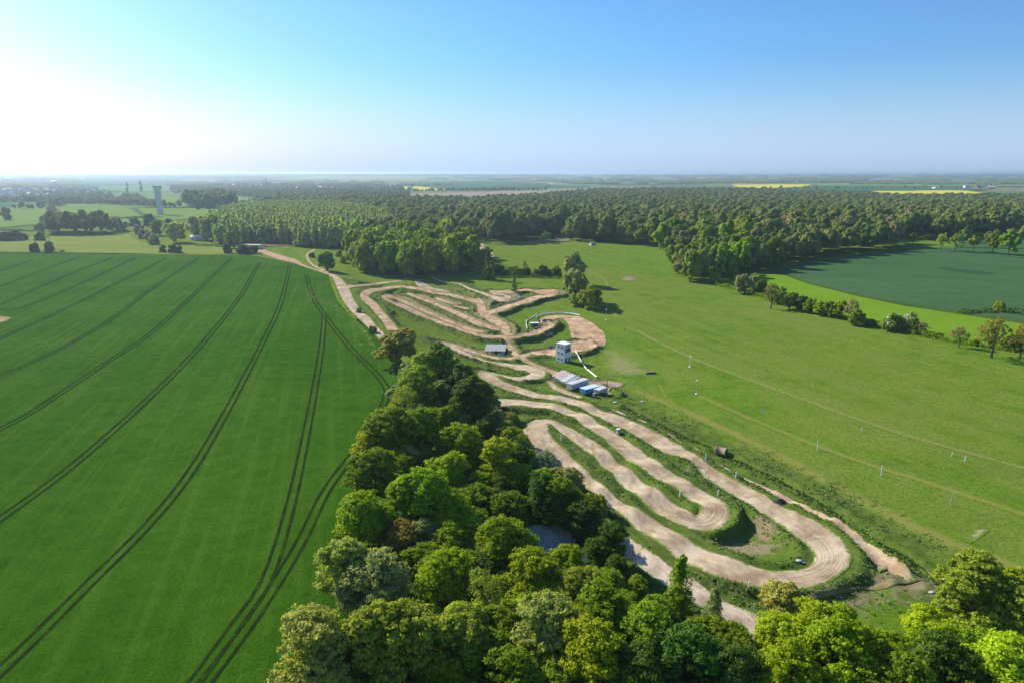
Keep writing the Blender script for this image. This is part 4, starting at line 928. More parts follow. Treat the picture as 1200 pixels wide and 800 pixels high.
for zi, (zn, poly, sp, kind, rf, cs, lb, hf, gr) in enumerate(ZONES):
    P = scatter(poly, sp, 40+zi, gr)
    if zn in ('belt', 'right_belt'):
        T = np.array(TREES_BUILT); keep = []
        for p in P:
            d = np.hypot(T[:, 0]-p[0], T[:, 1]-p[1])-T[:, 2]*0.5; keep.append(d.min() > 0.9)
        P = P[np.array(keep)]
        # keep off the hollow and the lanes
        cxy = unproj(652, 645); P = P[np.hypot(P[:, 0]-cxy[0], (P[:, 1]-cxy[1])) > 12]
        e = np.full(len(P), 99.0)
        for L in lanes: e = np.minimum(e, seg_dist(P[:, 0], P[:, 1], L['C'], L['W'], L['s'])[0])
        P = P[e > 3.0]
    r = rs(90+zi)
    for p in P:
        R = p[2]*rf*(0.85+0.35*r.rand()); cand.append((R*hf*(1.0 if kind != 'shrub' else .5)/math.hypot(p[0], p[1], 60), p[0], p[1], R, kind, cs[r.randint(len(cs))], lb, hf*(0.9+0.2*r.rand()), zn))
cand.sort(key=lambda q: -q[0])
N_TREES = sum(1 for it in FG if it[3] != 'shrub')
LIM = 296-N_TREES; rest = []; used = 0
GNAME = {'bushy': 'broadleaf_tree', 'belt': 'gap-filling trees of the long belt', 'right_belt': 'gap-filling trees of the bottom right wood', 'clump': 'trees of the big dense wood', 'strip': 'trees of the wooded strip', 'front': 'front trees of the right-hand wood', 'middle': 'front trees behind the farmhouse',
         'darkrow': 'dark row of tall trees', 'darkrow2': 'lower end of the dark row', 'trim': 'trimmed tree row', 'copse': 'far dark copse', 'grove': 'trees at the foot of the big wood'}
CW = {'bright': 'bright green', 'yellow': 'yellow-green', 'green': 'mid-green', 'dark': 'dark green', 'olive': 'olive', 'brown': 'brownish', 'bronze': 'bronze'}
FGXY = [(t_[0], t_[1], it[5]) for t_, it in zip(TREES_BUILT, FG)]
def px_of(x, y): return 600+FPX*x/(y*math.cos(PITCH)+CAM_H*math.sin(PITCH))
ZX = {}
for c in cand: ZX.setdefault(c[8], []).append(px_of(c[1], c[2]))
def wood_label(c):
    zn = c[8]; x, y = c[1], c[2]; w_ = CW[c[5]]
    if zn in ('belt', 'right_belt'):
        n_ = min(FGXY, key=lambda q: math.hypot(q[0]-x, q[1]-y)); short = ' '.join(n_[2].split(' ')[:7]).rstrip(',')
        side = ('wheat' if x < n_[0] else 'track') if zn == 'belt' else ('left' if x < n_[0] else 'right')
        for tail in ('standing', 'in', 'on', 'beside', 'at', 'of', 'the', 'with', 'from', 'a', 'and', 'under', 'between', 'right', 'left', 'to', 'by', 'towards'):
            while short.endswith(' '+tail): short = short[:-len(tail)-1].rstrip(',')
        lab_ = ('%s filler tree on the %s side of the %s' % (w_, side, short)).split(' ')
        while len(lab_) > 15 or lab_[-1] in ('standing', 'in', 'on', 'beside', 'at', 'of', 'the', 'with', 'from', 'a', 'and', 'under', 'between', 'right', 'left', 'to', 'by', 'towards'): lab_.pop()
        return ' '.join(lab_)
    xs_ = sorted(ZX[zn]); k = sum(q < px_of(x, y) for q in xs_)/max(1, len(xs_)); pos = 'left end' if k < .25 else 'left half' if k < .5 else 'right half' if k < .75 else 'right end'
    what = {'clump': 'tall %s tree at the %s of the big dense wood above the track', 'strip': '%s tree at the %s of the wooded strip beside the cereal field', 'front': '%s tree at the %s of the front of the large right-hand wood', 'middle': '%s tree at the %s of the wood front behind the farmhouse',
            'darkrow': '%s tree at the %s of the straight dark row in the pasture', 'darkrow2': 'low %s tree at the %s of the short row after the dark row', 'trim': 'trimmed %s tree at the %s of the row above the top lane', 'copse': '%s tree at the %s of the far copse by the water tower', 'grove': 'small %s tree at the %s of the grove below the big wood'}[zn]
    return what % (w_, pos)
for c in cand:
    if (used < LIM) or c[4] == 'shrub':
        tree(c[1], c[2], c[3], c[4], c[5], wood_label(c), GNAME[c[8]], hf=c[7]); used += c[4] != 'shrub'
    else: rest.append(c)

# far prototypes for geometry-node woods, in a collection of their own
def proto_collection(name, specs):
    pc = bpy.data.collections.new(name)
    for i, (kind, nl, ns, nf, size, mat, hfac) in enumerate(specs):
        me, c, rad = make_crown(700+i*13+len(name), kind, nl, ns, nf, size, mat, inner=0.25, nj=0.22)
        me.transform(__import__('mathutils').Matrix.Diagonal((1, 1, hfac, 1)))
        o = bpy.data.objects.new('%s_%02d' % (name, i), me); pc.objects.link(o)
    return pc
PC_FOREST = proto_collection('forest_kinds', [('broad', 10, 7, 18, 1.05, M_FOREST, h) for h in (1, 1.1, .9, 1.05, 1.15)] + [('tall', 10, 6, 16, 1.0, M_FOREST, h) for h in (1.05,)])
PC_FAR = proto_collection('far_kinds', [('broad', 7, 4, 8, 1.9, M_FOREST, h) for h in (1, 1.1, .9)])
PC_POPLAR = proto_collection('poplar_kinds', [('column', 9, 6, 12, 0.85, M_POPLAR, h) for h in (1, 1.08)])
def copse_block(name):
    pc = bpy.data.collections.new(name)
    for i in range(3):
        r = rs(i+5); P = []; N = []
        for _ in range(34):
            c = np.array([(r.rand()-.5)*90, (r.rand()-.5)*60, 5+4*r.rand()]); d = rdir(r, 24, -0.5); P.append(c+d*np.array([8, 8, 6.0])); N.append(d+0.3*r.normal(size=d.shape))
        V = leaf_quads(r, np.vstack(P), np.vstack(N), 6.0); V[:, 2] = np.maximum(V[:, 2], 0)
        pc.objects.link(bpy.data.objects.new('%s_%02d' % (name, i), mesh_np(name, V, np.arange(len(V)).reshape(-1, 4), M_FOREST)))
    return pc
PC_BLOCK = copse_block('copse_kinds')
def gn_scatter(name, pts, scl, coll, ncol, label, seed):
    """one object that instances the kinds of a collection on its vertices"""
    r = rs(seed); n = len(pts); z = surf(pts[:, 0], pts[:, 1])-0.3
    me = bpy.data.meshes.new(name); me.vertices.add(n); me.vertices.foreach_set('co', np.stack([pts[:, 0], pts[:, 1], z], 1).astype(np.float32).ravel())
    a = me.attributes.new('turn', 'FLOAT_VECTOR', 'POINT'); a.data.foreach_set('vector', np.stack([np.zeros(n), np.zeros(n), r.rand(n)*6.28], 1).astype(np.float32).ravel())
    a = me.attributes.new('size', 'FLOAT_VECTOR', 'POINT'); a.data.foreach_set('vector', np.asarray(scl, np.float32).ravel())
    a = me.attributes.new('pick', 'INT', 'POINT'); a.data.foreach_set('value', r.randint(0, ncol, n).astype(np.int32))
    o = link(name, me)
    g = bpy.data.node_groups.new(name, 'GeometryNodeTree'); g.interface.new_socket('Geometry', in_out='INPUT', socket_type='NodeSocketGeometry'); g.interface.new_socket('Geometry', in_out='OUTPUT', socket_type='NodeSocketGeometry')
    N = g.nodes; gi = N.new('NodeGroupInput'); go = N.new('NodeGroupOutput'); ip = N.new('GeometryNodeInstanceOnPoints'); ci = N.new('GeometryNodeCollectionInfo')
    ci.inputs['Collection'].default_value = coll; ci.inputs['Separate Children'].default_value = True; ci.inputs['Reset Children'].default_value = True
    def attr(nm, ty):
        q = N.new('GeometryNodeInputNamedAttribute'); q.data_type = ty; q.inputs[0].default_value = nm; return q.outputs['Attribute']
    g.links.new(gi.outputs[0], ip.inputs['Points']); g.links.new(ci.outputs[0], ip.inputs['Instance']); ip.inputs['Pick Instance'].default_value = True
    g.links.new(attr('pick', 'INT'), ip.inputs['Instance Index']); g.links.new(attr('turn', 'FLOAT_VECTOR'), ip.inputs['Rotation']); g.links.new(attr('size', 'FLOAT_VECTOR'), ip.inputs['Scale'])
    g.links.new(ip.outputs[0], go.inputs[0])
    md = o.modifiers.new('scatter', 'NODES'); md.node_group = g
    return tag(o, label, kind='stuff')
def sized(P, f, seed, hf=1.0):
    r = rs(seed); s = P[:, 2]*f/4.7*(0.72+0.62*r.rand(len(P))**1.3); h = np.minimum(s, np.interp(P[:, 1], [900, 1500], [1.65, 1.25]))*hf*(0.82+0.38*r.rand(len(P))); return np.stack([s, s, h], 1)
if rest:
    A = np.array([(c[1], c[2], c[3]) for c in rest]); HH = np.array([c[7]*(0.75 if c[4] == 'bushy' else 1) for c in rest]); s = A[:, 2]/4.7
    gn_scatter('woodland', A, np.stack([s, s, s*HH], 1), PC_FOREST, 6, 'rear trees of the woods around the track', 1)
P = scatter([(664,272),(760,270),(900,268),(1060,262),(1330,252),(1500,246),(1500,233),(1200,233.5),(1050,234),(960,229),(900,226.5),(800,225),(700,226),(664,232)], 14, 3, 0.25)
gn_scatter('forest', P, sized(P, 0.68, 4, 1.05), PC_FOREST, 6, 'large mixed green forest stretching behind the meadow', 2)
P = scatter([(556,272),(600,268),(664,266),(664,232),(560,238),(482,237),(400,232),(330,231),(300,238),(330,246),(400,246),(455,262),(462,284),(520,284),(550,284)], 13, 5, 0.25)
gn_scatter('forest', P, sized(P, 0.68, 6, 1.05), PC_FOREST, 6, 'green forest behind the big dense wood', 3)
pw = [unproj(*q) for q in [(252,286),(300,286),(345,287),(352,290),(395,292),(412,292),(455,290),(462,282),(455,262),(400,247),(330,247),(290,249),(262,257),(248,270)]]
P = scatter(None, 6.2, 7, 0.10, 0.12, world=pw)
gn_scatter('poplar_plantation', P, sized(P, 1.32, 8, 1.02), PC_POPLAR, 2, 'even light green poplar plantation behind the farm road', 4)
def lines(segs, n_w, seed, sp=11, rr=(0.9, 1.5), hf=1.0):
    r = rs(seed); out = []; sc_ = []
    for x0, y0, x1, y1, thick in segs:
        a = np.array(unproj(x0, y0)); b = np.array(unproj(x1, y1)); L = np.hypot(*(b-a)); k = max(1, int(L/sp))
        d = (b-a)/L; nn = np.array([-d[1], d[0]])
        for i in range(k):
            for j in range(thick):
                q = a+(b-a)*(i+r.rand())/k+nn*(j*sp*0.9+(r.rand()-.5)*sp*0.7)*(1 if nn[1] > 0 else -1); s = rr[0]+(rr[1]-rr[0])*r.rand(); out.append(q); sc_.append((s, s, s*hf))
    return np.array(out), np.array(sc_)
# hedges and tree lines of the left-hand pastures and the village
def hedge(pts, wd, ht, label, lod_size=.6, seed=1, col='green'):
    r = rs(seed); W_ = [np.array(unproj(*p)) for p in pts]; P = []; c0 = W_[0]; z0 = gz(*c0)
    for a, b in zip(W_[:-1], W_[1:]):
        L = np.hypot(*(b-a)); n = int(L*14/lod_size); t = r.rand(n); q = a+(b-a)*t[:, None]; nn = np.array([-(b-a)[1], (b-a)[0]])/L
        hh = ht*(0.75+1.1*np.maximum(vnoise(q[:, 0], q[:, 1], 4), -.4)); an = r.rand(n)*3.14
        q = q+nn*(np.cos(an)*wd/2)[:, None]; P.append(np.stack([q[:, 0], q[:, 1], surf(q[:, 0], q[:, 1])+np.sin(an)*hh], 1))
    P = np.vstack(P)-np.array([c0[0], c0[1], z0]); V = leaf_quads(r, P, r.normal(size=P.shape)+np.array([0, 0, .5]), lod_size)
    o = link('hedge', mesh_np('hedge', V, np.arange(len(V)).reshape(-1, 4), M_LEAF)); o.location = (c0[0], c0[1], z0); o.color = (*COLS[col], 1); return tag(o, label, 'hedge')
hedge([(839,335),(870,341),(900,352),(950,364),(1000,376),(1050,388),(1100,398),(1150,406),(1200,413.5),(1260,424)], 3.2, 2.6, 'long low hedge running under the row of hedge trees', .7, 3)
hedge([(66,257.5),(110,257),(168,255.7)], 4, 3, 'thin dark straight hedge in the left-hand pasture', 1.4, 4, 'dark'); hedge([(0,270.5),(20,270.8),(42,271.3)], 3, 2.4, 'short dark hedge at the left edge of the photo', 1.2, 5, 'dark')
hedge([(230,289.5),(245,289.3),(261,289.5)], 3, 2.0, 'low dark hedge in the pale meadow left of the flat barn', 1.0, 6, 'dark'); hedge([(1125,368),(1150,366.5),(1175,366),(1200,369),(1240,373)], 3.5, 2.4, 'scrubby hedge at the near edge of the dark cereal field', .8, 7, 'dark')
hedge([(388,327),(392,338),(398,352),(408,366),(420,378)], 2.0, 1.6, 'ragged weedy bank hedge between wheat and field road', .5, 8, 'olive'); hedge([(583,326),(620,325.6),(656,327)], 3, 2.5, 'dense low hedge under the trimmed tree row', .7, 9, 'dark')
P, S_ = lines([(70,239,160,241,3),(100,240,150,241,4),(17,246,60,246,2),(52,243,60,240,3),(85,239.5,110,239,3),(160,240,185,244,2),(188,244,215,244,1),(66,257,168,255.5,0),(0,270,40,271,0),(60,249,66,258,1),(135,237,165,236,3),(462,225.5,640,224.3,1),(530,225,600,223.5,1),(465,219,530,218.5,1),(0,237,60,236,3),(20,240,50,238,2),(280,244,300,243,2),(1125,285,1200,285.5,1)], 1, 21)
gn_scatter('hedgerow_trees', P, S_, PC_FAR, 3, 'hazy hedgerow trees between the left-hand pastures', 5)
def band(poly, n, seed, rr=(0.7, 1.5), mask=None):
    r = rs(seed); xs = [p[0] for p in poly]; ys = [p[1] for p in poly]; out = []
    while len(out) < n:
        x = r.uniform(min(xs), max(xs), 4000); y = r.uniform(min(ys), max(ys), 4000); m_ = in_poly(x, y, poly)
        if mask: m_ &= vnoise(x, y*9, mask) > -0.02
        out += list(zip(x[m_], y[m_]))
    out = out[:n]; W_ = np.stack(unproj(*np.array(out).T), 1); s = r.uniform(rr[0], rr[1], n); return W_, np.stack([s, s, s*(0.85+.3*r.rand(n))], 1)
P, S_ = band([(-60,222),(60,219),(110,221),(130,228),(165,232),(170,238),(120,240),(60,240),(10,238),(-60,240)], 1000, 31, (0.7, 1.3), 12)
gn_scatter('village_trees', P, S_, PC_FAR, 3, 'garden trees round the hazy left-hand village', 6)
P, S_ = band([(200,219),(250,217),(330,217),(420,217),(470,220),(480,228),(480,236),(400,236),(330,236),(290,232),(270,230),(220,229),(200,226)], 3800, 32, (0.7, 1.3))
gn_scatter('village_trees', P, S_, PC_FAR, 3, 'trees around the far village in the middle', 7)
P, S_ = band([(640,231),(700,226),(760,224),(900,225),(900,229),(760,230),(690,236)], 900, 33, (1.0, 1.6))
gn_scatter('forest', P, S_, PC_FAR, 3, 'hazy rear edge of the large forest', 8)
P, S_ = band([(860,221.5),(1020,221),(1200,219.8),(1330,219.5),(1330,222.5),(1150,221.5),(1020,222.8),(900,223)], 120, 34, (0.9, 1.3))
gn_scatter('field_trees', P, S_, PC_FAR, 3, 'scattered trees between the right-hand rape fields', 9)
BANDS = [([(-80,209),(60,208.5),(95,212),(90,219),(-80,222)], 420, (0.8, 1.3)), ([(110,206.6),(220,207),(330,208),(330,209.5),(225,209.8),(112,209)], 260, (0.9, 1.3)), ([(300,205.2),(470,205.2),(620,205.6),(620,206.8),(300,206.6)], 500, (0.9, 1.6)),
 ([(500,209.2),(640,208),(830,208.4),(1000,209),(1280,209.5),(1280,214),(1000,214.5),(820,215.5),(680,216.8),(640,212.5),(500,211.5)], 2200, (0.7, 1.1)), ([(200,212.5),(330,212),(440,212.6),(460,216.5),(330,217),(200,218)], 420, (0.45, .8)),
 ([(-80,205.2),(120,205.2),(1280,205.2),(1280,208),(600,207.2),(-80,207.5)], 900, (0.7, 1.4)), ([(440,210),(560,209.6),(560,213),(440,214)], 60, (0.3, .6)), ([(990,214.5),(1280,214),(1280,217),(1150,217.4),(1000,216.6)], 500, (0.5, .9))]
for i, (poly, n, rr) in enumerate(BANDS):
    P, S_ = band(poly, n, 50+i, rr, mask=14 if i not in (1, 2) else None)
    gn_scatter('far_woods', P, S_, PC_BLOCK, 3, ['hazy woods around the left-hand village', 'long dark wood on the left horizon', 'thin dark wood on the middle horizon', 'blue-hazed woods and hedges along the right horizon', 'hazy tree groups behind the middle village', 'faint woods at the very horizon', 'small tree groups in the hazy middle farmland', 'tree belt behind the right-hand rape fields'][i], 10+i)

# ------------------------------------------------------------------ buildings and things
M_WHITE = m_plain('white_paint', (0.78, 0.78, 0.76), 0.6, 0.3, vary=0.12, scale=1.5)
M_DARKG = m_plain('dark_glass', (0.03, 0.04, 0.055), 0.15, 0.5, vary=0.2, bump=0)
M_RED = m_plain('red_sign', (0.42, 0.07, 0.06), 0.6, vary=0.2); M_GREYR = m_plain('fibre_cement', (0.33, 0.34, 0.32), 0.85, vary=0.25, scale=1.2)
M_CONC = m_plain('concrete', (0.40, 0.39, 0.36), 0.85, vary=0.2, scale=0.6); M_METAL = m_plain('galvanised_metal', (0.36, 0.37, 0.38), 0.5, 0.5, vary=0.2)
M_TAN_ = m_plain('weathered_roof', (0.46, 0.40, 0.34), 0.85, vary=0.35, scale=1.0); M_BLUE = m_plain('blue_paint', (0.05, 0.22, 0.42), 0.5, 0.4, vary=0.2)
M_LBLUE = m_plain('pale_blue_roof', (0.50, 0.66, 0.76), 0.6, vary=0.15); M_WOOD = m_plain('weathered_wood', (0.22, 0.18, 0.14), 0.9, vary=0.4)
M_BRICK = m_plain('brick_wall', (0.30, 0.15, 0.11), 0.9, vary=0.25); M_SLATE = m_plain('slate_roof', (0.12, 0.11, 0.12), 0.7, vary=0.3); M_TILE = m_plain('tile_roof', (0.26, 0.14, 0.10), 0.85, vary=0.3)
M_RUBBER = m_plain('black_rubber', (0.02, 0.02, 0.02), 0.85, vary=0.3); M_RUST = m_plain('stained_concrete', (0.38, 0.27, 0.18), 0.85, vary=0.4, scale=1.5); M_YW = m_plain('cream_plastic', (0.74, 0.72, 0.58), 0.55, vary=0.15)
M_CHALK = m_plain('chalk', (0.56, 0.54, 0.50), 0.95, vary=0.25, scale=1.2, bump=0.6)
def face_frame(pl, pn, pr):
    """world corners from three ground pixels: left, near and right corner"""
    a, n, b = (Vector(P3(*q)) for q in (pl, pn, pr)); return a, n, b

# control tower
a, n, b = face_frame((652, 420.8), (661.3, 425.2), (671.3, 422.4))
ang = math.atan2(b.y-n.y, b.x-n.x); LX, LY, HT = 4.3, 4.6, 7.7
T = empty('control_tower', (n.x, n.y, n.z-0.1), ang, 'white three-storey race control tower with open booth on top', 'tower')
m = MB(); t_ = 0.2
m.box(0, LX, 0, t_, 0, 4.9); m.box(0, LX, LY-t_, LY, 0, HT); m.box(0, t_, t_, LY-t_, 0, HT); m.box(LX-t_, LX, t_, LY-t_, 0, HT); m.box(0, LX, 0, t_, 7.1, HT); m.box(t_, 0.55, 0, t_, 4.9, 7.1); m.box(LX-0.45, LX-t_, 0, t_, 4.9, 7.1)
m.build('wall', M_WHITE, T)
MB().box(-0.12, LX+0.12, -0.35, LY+0.12, HT, HT+0.22).build('roof', M_WHITE, T)
MB().box(t_, LX-t_, t_, LY-t_, 4.7, 4.88).build('floor', M_CONC, T)
MB().box(0.55, LX-0.45, 0.25, 0.32, 4.95, 7.08).build('booth_window', M_DARKG, T)
for k in range(3): MB().box(0.75+k*1.05, 1.35+k*1.05, 0.08, 0.17, 5.9, 6.7).build('notice_board', M_WHITE, T)
MB().box(0.3, LX-0.3, -0.06, -0.002, 4.3, 4.95).build('banner', M_RED, T)
rl = MB(); rl.tube([(0.3, -0.25, 5.6), (LX-0.3, -0.25, 5.6)], 0.04, 6)
for k in range(5): rl.tube([(0.3+k*(LX-.6)/4, -0.25, 4.9), (0.3+k*(LX-.6)/4, -0.25, 5.6)], 0.03, 5)
rl.build('railing', M_METAL, T)
for x0 in (0.5, 2.6):
    d = MB().box(x0, x0+1.1, -0.05, -0.002, 0.05, 2.15).build('door', M_DARKG, T); MB().box(x0-.08, x0, -0.08, -0.001, 0, 2.2).box(x0+1.1, x0+1.18, -0.08, -0.001, 0, 2.2).build('door_frame', M_WHITE, d)
for fl in range(3):
    for yy in (1.0, 2.9):
        wd = MB().box(-0.03, -0.002, yy, yy+0.75, 1.1+fl*2.5, 2.0+fl*2.5).build('window', M_DARKG, T)
        MB().box(-0.07, -0.001, yy-.07, yy, 1.03+fl*2.5, 2.07+fl*2.5).box(-0.07, -0.001, yy+.75, yy+.82, 1.03+fl*2.5, 2.07+fl*2.5).box(-0.07, -0.001, yy, yy+.75, 2.0+fl*2.5, 2.07+fl*2.5).box(-0.09, -0.001, yy, yy+.75, 1.0+fl*2.5, 1.1+fl*2.5).build('frame', M_WHITE, wd)

# grey shed
a = Vector(P3(569, 413.2)); b = Vector(P3(591, 415.6)); ang = math.atan2(b.y-a.y, b.x-a.x); LXs = (b-a).length; LYs = 9.0; hs = 1.7
S = empty('grey_shed', (a.x, a.y, min(a.z, b.z)-0.1), ang, 'low shed with pale walls and a flat grey roof inside the track', 'shed')
m = MB(); m.box(0, LXs, 0, .2, 0, hs).box(0, LXs, LYs-.2, LYs, 0, hs+.5).box(0, .2, .2, LYs-.2, 0, hs+.1).box(LXs-.2, LXs, .2, LYs-.2, 0, hs+.1); m.build('wall', m_plain('pale_wall', (.62, .68, .72), .8, vary=.15), S)
m = MB(); z0, z1 = hs+.02, hs+.55
m.add([(-.4, -.5, z0), (LXs+.4, -.5, z0), (LXs+.4, LYs+.4, z1), (-.4, LYs+.4, z1), (-.4, -.5, z0+.15), (LXs+.4, -.5, z0+.15), (LXs+.4, LYs+.4, z1+.15), (-.4, LYs+.4, z1+.15)], [(3,2,1,0),(4,5,6,7),(0,1,5,4),(1,2,6,5),(2,3,7,6),(3,0,4,7)])
m.build('roof', M_GREYR, S)
for k in range(6): MB().box(-.35+k*LXs/6+.6, -.35+k*LXs/6+.72, -.45, LYs+.3, z0+.15, z1+.17).build('roof_batten', M_GREYR, S) if False else None
MB().box(LXs*.45, LXs*.45+1.6, -0.04, -.002, 0, 2.0).build('door', M_DARKG, S); MB().box(LXs-2.6, LXs-1.2, -0.04, -.002, 1, 1.8).build('window', M_DARKG, S)

# trailers and boxes parked side by side
M_WWHITE = m_plain('weathered_white', (0.56, 0.56, 0.54), 0.7, 0.2, vary=0.3, scale=1.2)
def trailer(pn, pf, wid, h, mwall, mroof, label, group=None, curved=False, cat='trailer', stripe=None, name='trailer'):
    a = Vector(P3(*pn)); b = Vector(P3(*pf)); ang = math.atan2(b.y-a.y, b.x-a.x); L = (b-a).length
    t = empty(name, (a.x, a.y, a.z), ang, label, cat, group)
    z0 = 0.6; m = MB(); m.box(0, L, 0, wid, z0, h)
    k = int(L/0.6)
    for i in range(k): m.box(0.15+i*L/k, 0.35+i*L/k, -0.04, 0.001, z0+.1, h-.1); m.box(0.15+i*L/k, 0.35+i*L/k, wid-.001, wid+.04, z0+.1, h-.1)
    m.build('body', mwall, t)
    m = MB(); pr = [(-.1, h+.01), (wid*.25, h+.05), (wid*.5, h+.07), (wid*.75, h+.05), (wid+.1, h+.01)]
    v = [(x, y, z) for x in (-.08, L+.08) for y, z in pr]; v += [(x, y, h-.06) for x in (-.08, L+.08) for y in (-.1, wid+.1)]
    m.add(v, [(i, i+5, i+6, i+1) for i in range(4)]+[(10, 12, 5, 0), (4, 9, 13, 11), (0, 1, 2, 3, 4, 11, 10), (12, 13, 9, 8, 7, 6, 5), (10, 11, 13, 12)]); m.build('roof', mroof, t)
    d = MB().box(-.05, -.002, .12, wid/2-.03, z0+.08, h-.12).box(-.05, -.002, wid/2+.03, wid-.12, z0+.08, h-.12).build('rear_door', mwall, t); MB().tube([(-.08, wid/2-.1, z0+.3), (-.08, wid/2-.1, h-.3)], .025, 5).build('handle', M_METAL, d)
    for fx in (.22, .3, .8):
        for fy in (-.02, wid-.2):
            w_ = MB().tube([(L*fx, fy, .42), (L*fx, fy+.22, .42)], .42, 14).build('wheel', M_RUBBER, t); MB().tube([(L*fx, fy-.01, .42), (L*fx, fy+.23, .42)], .2, 8).build('rim', M_METAL, w_)
    MB().box(L*.04, L*.96, wid*.3, wid*.7, .5, z0-.002).build('chassis', M_METAL, t)
    return t
tl = [((652.3,446),(664.2,439.3),'first trailer of the row, pale roof, nearest to the control tower',M_WWHITE,M_TAN_,1.6),((655.5,448.3),(667.6,441),'second trailer of the row with a tan roof',M_WWHITE,M_TAN_,1.65),
      ((659,450.5),(671.5,442.8),'third trailer of the row with a brownish roof',M_TAN_,M_TAN_,1.7),((662.3,452.5),(675.2,444.6),'fourth trailer of the row with a whitish roof',M_WWHITE,M_WWHITE,1.75),((666,454.5),(679.5,446.6),'fifth trailer with grey roof, before the big white box trailer',M_GREYR,M_GREYR,1.75)]
for pn, pf, lb, mw, mr, h in tl: trailer(pn, pf, 2.0, h, mw, mr, lb, 'trailers parked in a row')
trailer((670.0,458.4), (689.6,451.6), 2.5, 2.6, M_WWHITE, M_WWHITE, 'big plain white box trailer in the middle of the row', 'trailers parked in a row')
trailer((686.0,463.6), (702.5,459.4), 3.0, 2.3, M_BLUE, M_LBLUE, 'blue trailer with a pale blue roof beside the white ones', 'trailers parked in a row')
trailer((701.5,463.5), (711.3,461.2), 2.2, 2.0, M_WWHITE, M_WWHITE, 'short white trailer at the end of the row next to the dark pole', 'trailers parked in a row')
def drum(px, py, r, h, mat, label, group=None, name='water_drum'):
    x, y, z = P3(px, py); t = tag(MB().lathe([(0, 0), (r, 0), (r, h*.3), (r*1.04, h*.33), (r, h*.36), (r, h*.95), (r*.9, h), (0.01, h)], 16).build(name, mat), label, 'drum', group); t.location = (x, y, z); return t
drum(696.5, 465, .55, 1.5, M_GREYR, 'grey upright drum in front of the blue trailer'); drum(709.6, 463.4, .6, 1.5, M_DARKG, 'dark tank at the end of the short white trailer', name='dark_tank')

# concrete pipe
x, y, z = P3(845.5, 533); L = 2.9; r1, r0 = 1.12, .95
m = MB(); prof = [(r0, 0), (r1+.06, 0), (r1+.06, .25), (r1, .3), (r1, L-.3), (r1+.06, L-.25), (r1+.06, L), (r0, L), (r0, 0)]
m.lathe(prof, 28); t = m.build('pipe_section', M_RUST, None, True); t.location = (x-1.3, y+.9, z+1.1); t.rotation_euler = (math.radians(90), 0, math.radians(54)); tag(t, 'big tan pipe section lying open-ended on the grass beside the track', 'pipe')

# water tower
M_PALEC = m_plain('pale_concrete', (.66, .65, .62), .85, vary=.12, scale=.2)
x, y = unproj(188, 252.3); z = gz(x, y); s_ = math.sqrt(x*x+y*y+70*70); Hh = 29.5*s_/FPX
T = empty('water_tower', (x, y, z-.5), 0, 'tall grey concrete water tower with flared top on the far pasture', 'water tower')
rb = 2.75*s_/FPX
m = MB(); m.lathe([(rb*1.06, 0), (rb, 1.5), (rb*.93, Hh*.45), (rb*.98, Hh*.70), (rb*1.05, Hh*.80)], 40); m.build('shaft', M_PALEC, T, True)
for k in range(20):
    a_ = k*math.pi/10; MB().tube([(rb*1.02*math.cos(a_), rb*1.02*math.sin(a_), .5), (rb*.97*math.cos(a_), rb*.97*math.sin(a_), Hh*.5), (rb*1.07*math.cos(a_), rb*1.07*math.sin(a_), Hh*.82)], .35, 4).build('rib', M_PALEC, T)
MB().lathe([(rb*1.05, Hh*.8), (rb*1.22, Hh*.88), (rb*1.5, Hh*.955), (rb*1.55, Hh*.965)], 40).build('tank', M_PALEC, T, True)
MB().lathe([(rb*1.55, Hh*.965), (rb*1.62, Hh*.968), (rb*1.62, Hh*.985), (rb*1.6, Hh*.99), (0.1, Hh)], 40).build('roof_deck', m_plain('dark_concrete', (.16, .17, .16), .9), T)
MB().box(-.9, .9, -rb*1.08, -rb*1.0, 0, 3).build('door', M_SLATE, T)
for k, zf in enumerate((.3, .5, .68)): MB().box(-.35, .35, -rb*1.01, -rb*.9, Hh*zf, Hh*zf+2).build('window', M_DARKG, T)
# far water tower with white disc
x, y = unproj(65, 221); z = gz(x, y); s_ = math.hypot(x, y); T = empty('water_tower', (x, y, z), 0, 'far mushroom-shaped water tower with white top in the hazy village', 'water tower')
u_ = s_/FPX; MB().lathe([(u_*1.2, 0), (u_*.9, u_*5)], 20).build('shaft', M_CONC, T, True); MB().lathe([(u_*.9, u_*4.6), (u_*3.6, u_*5.6), (u_*3.6, u_*6.6), (u_*.5, u_*7.5), (.1, u_*7.5)], 24).build('tank', M_WHITE, T)

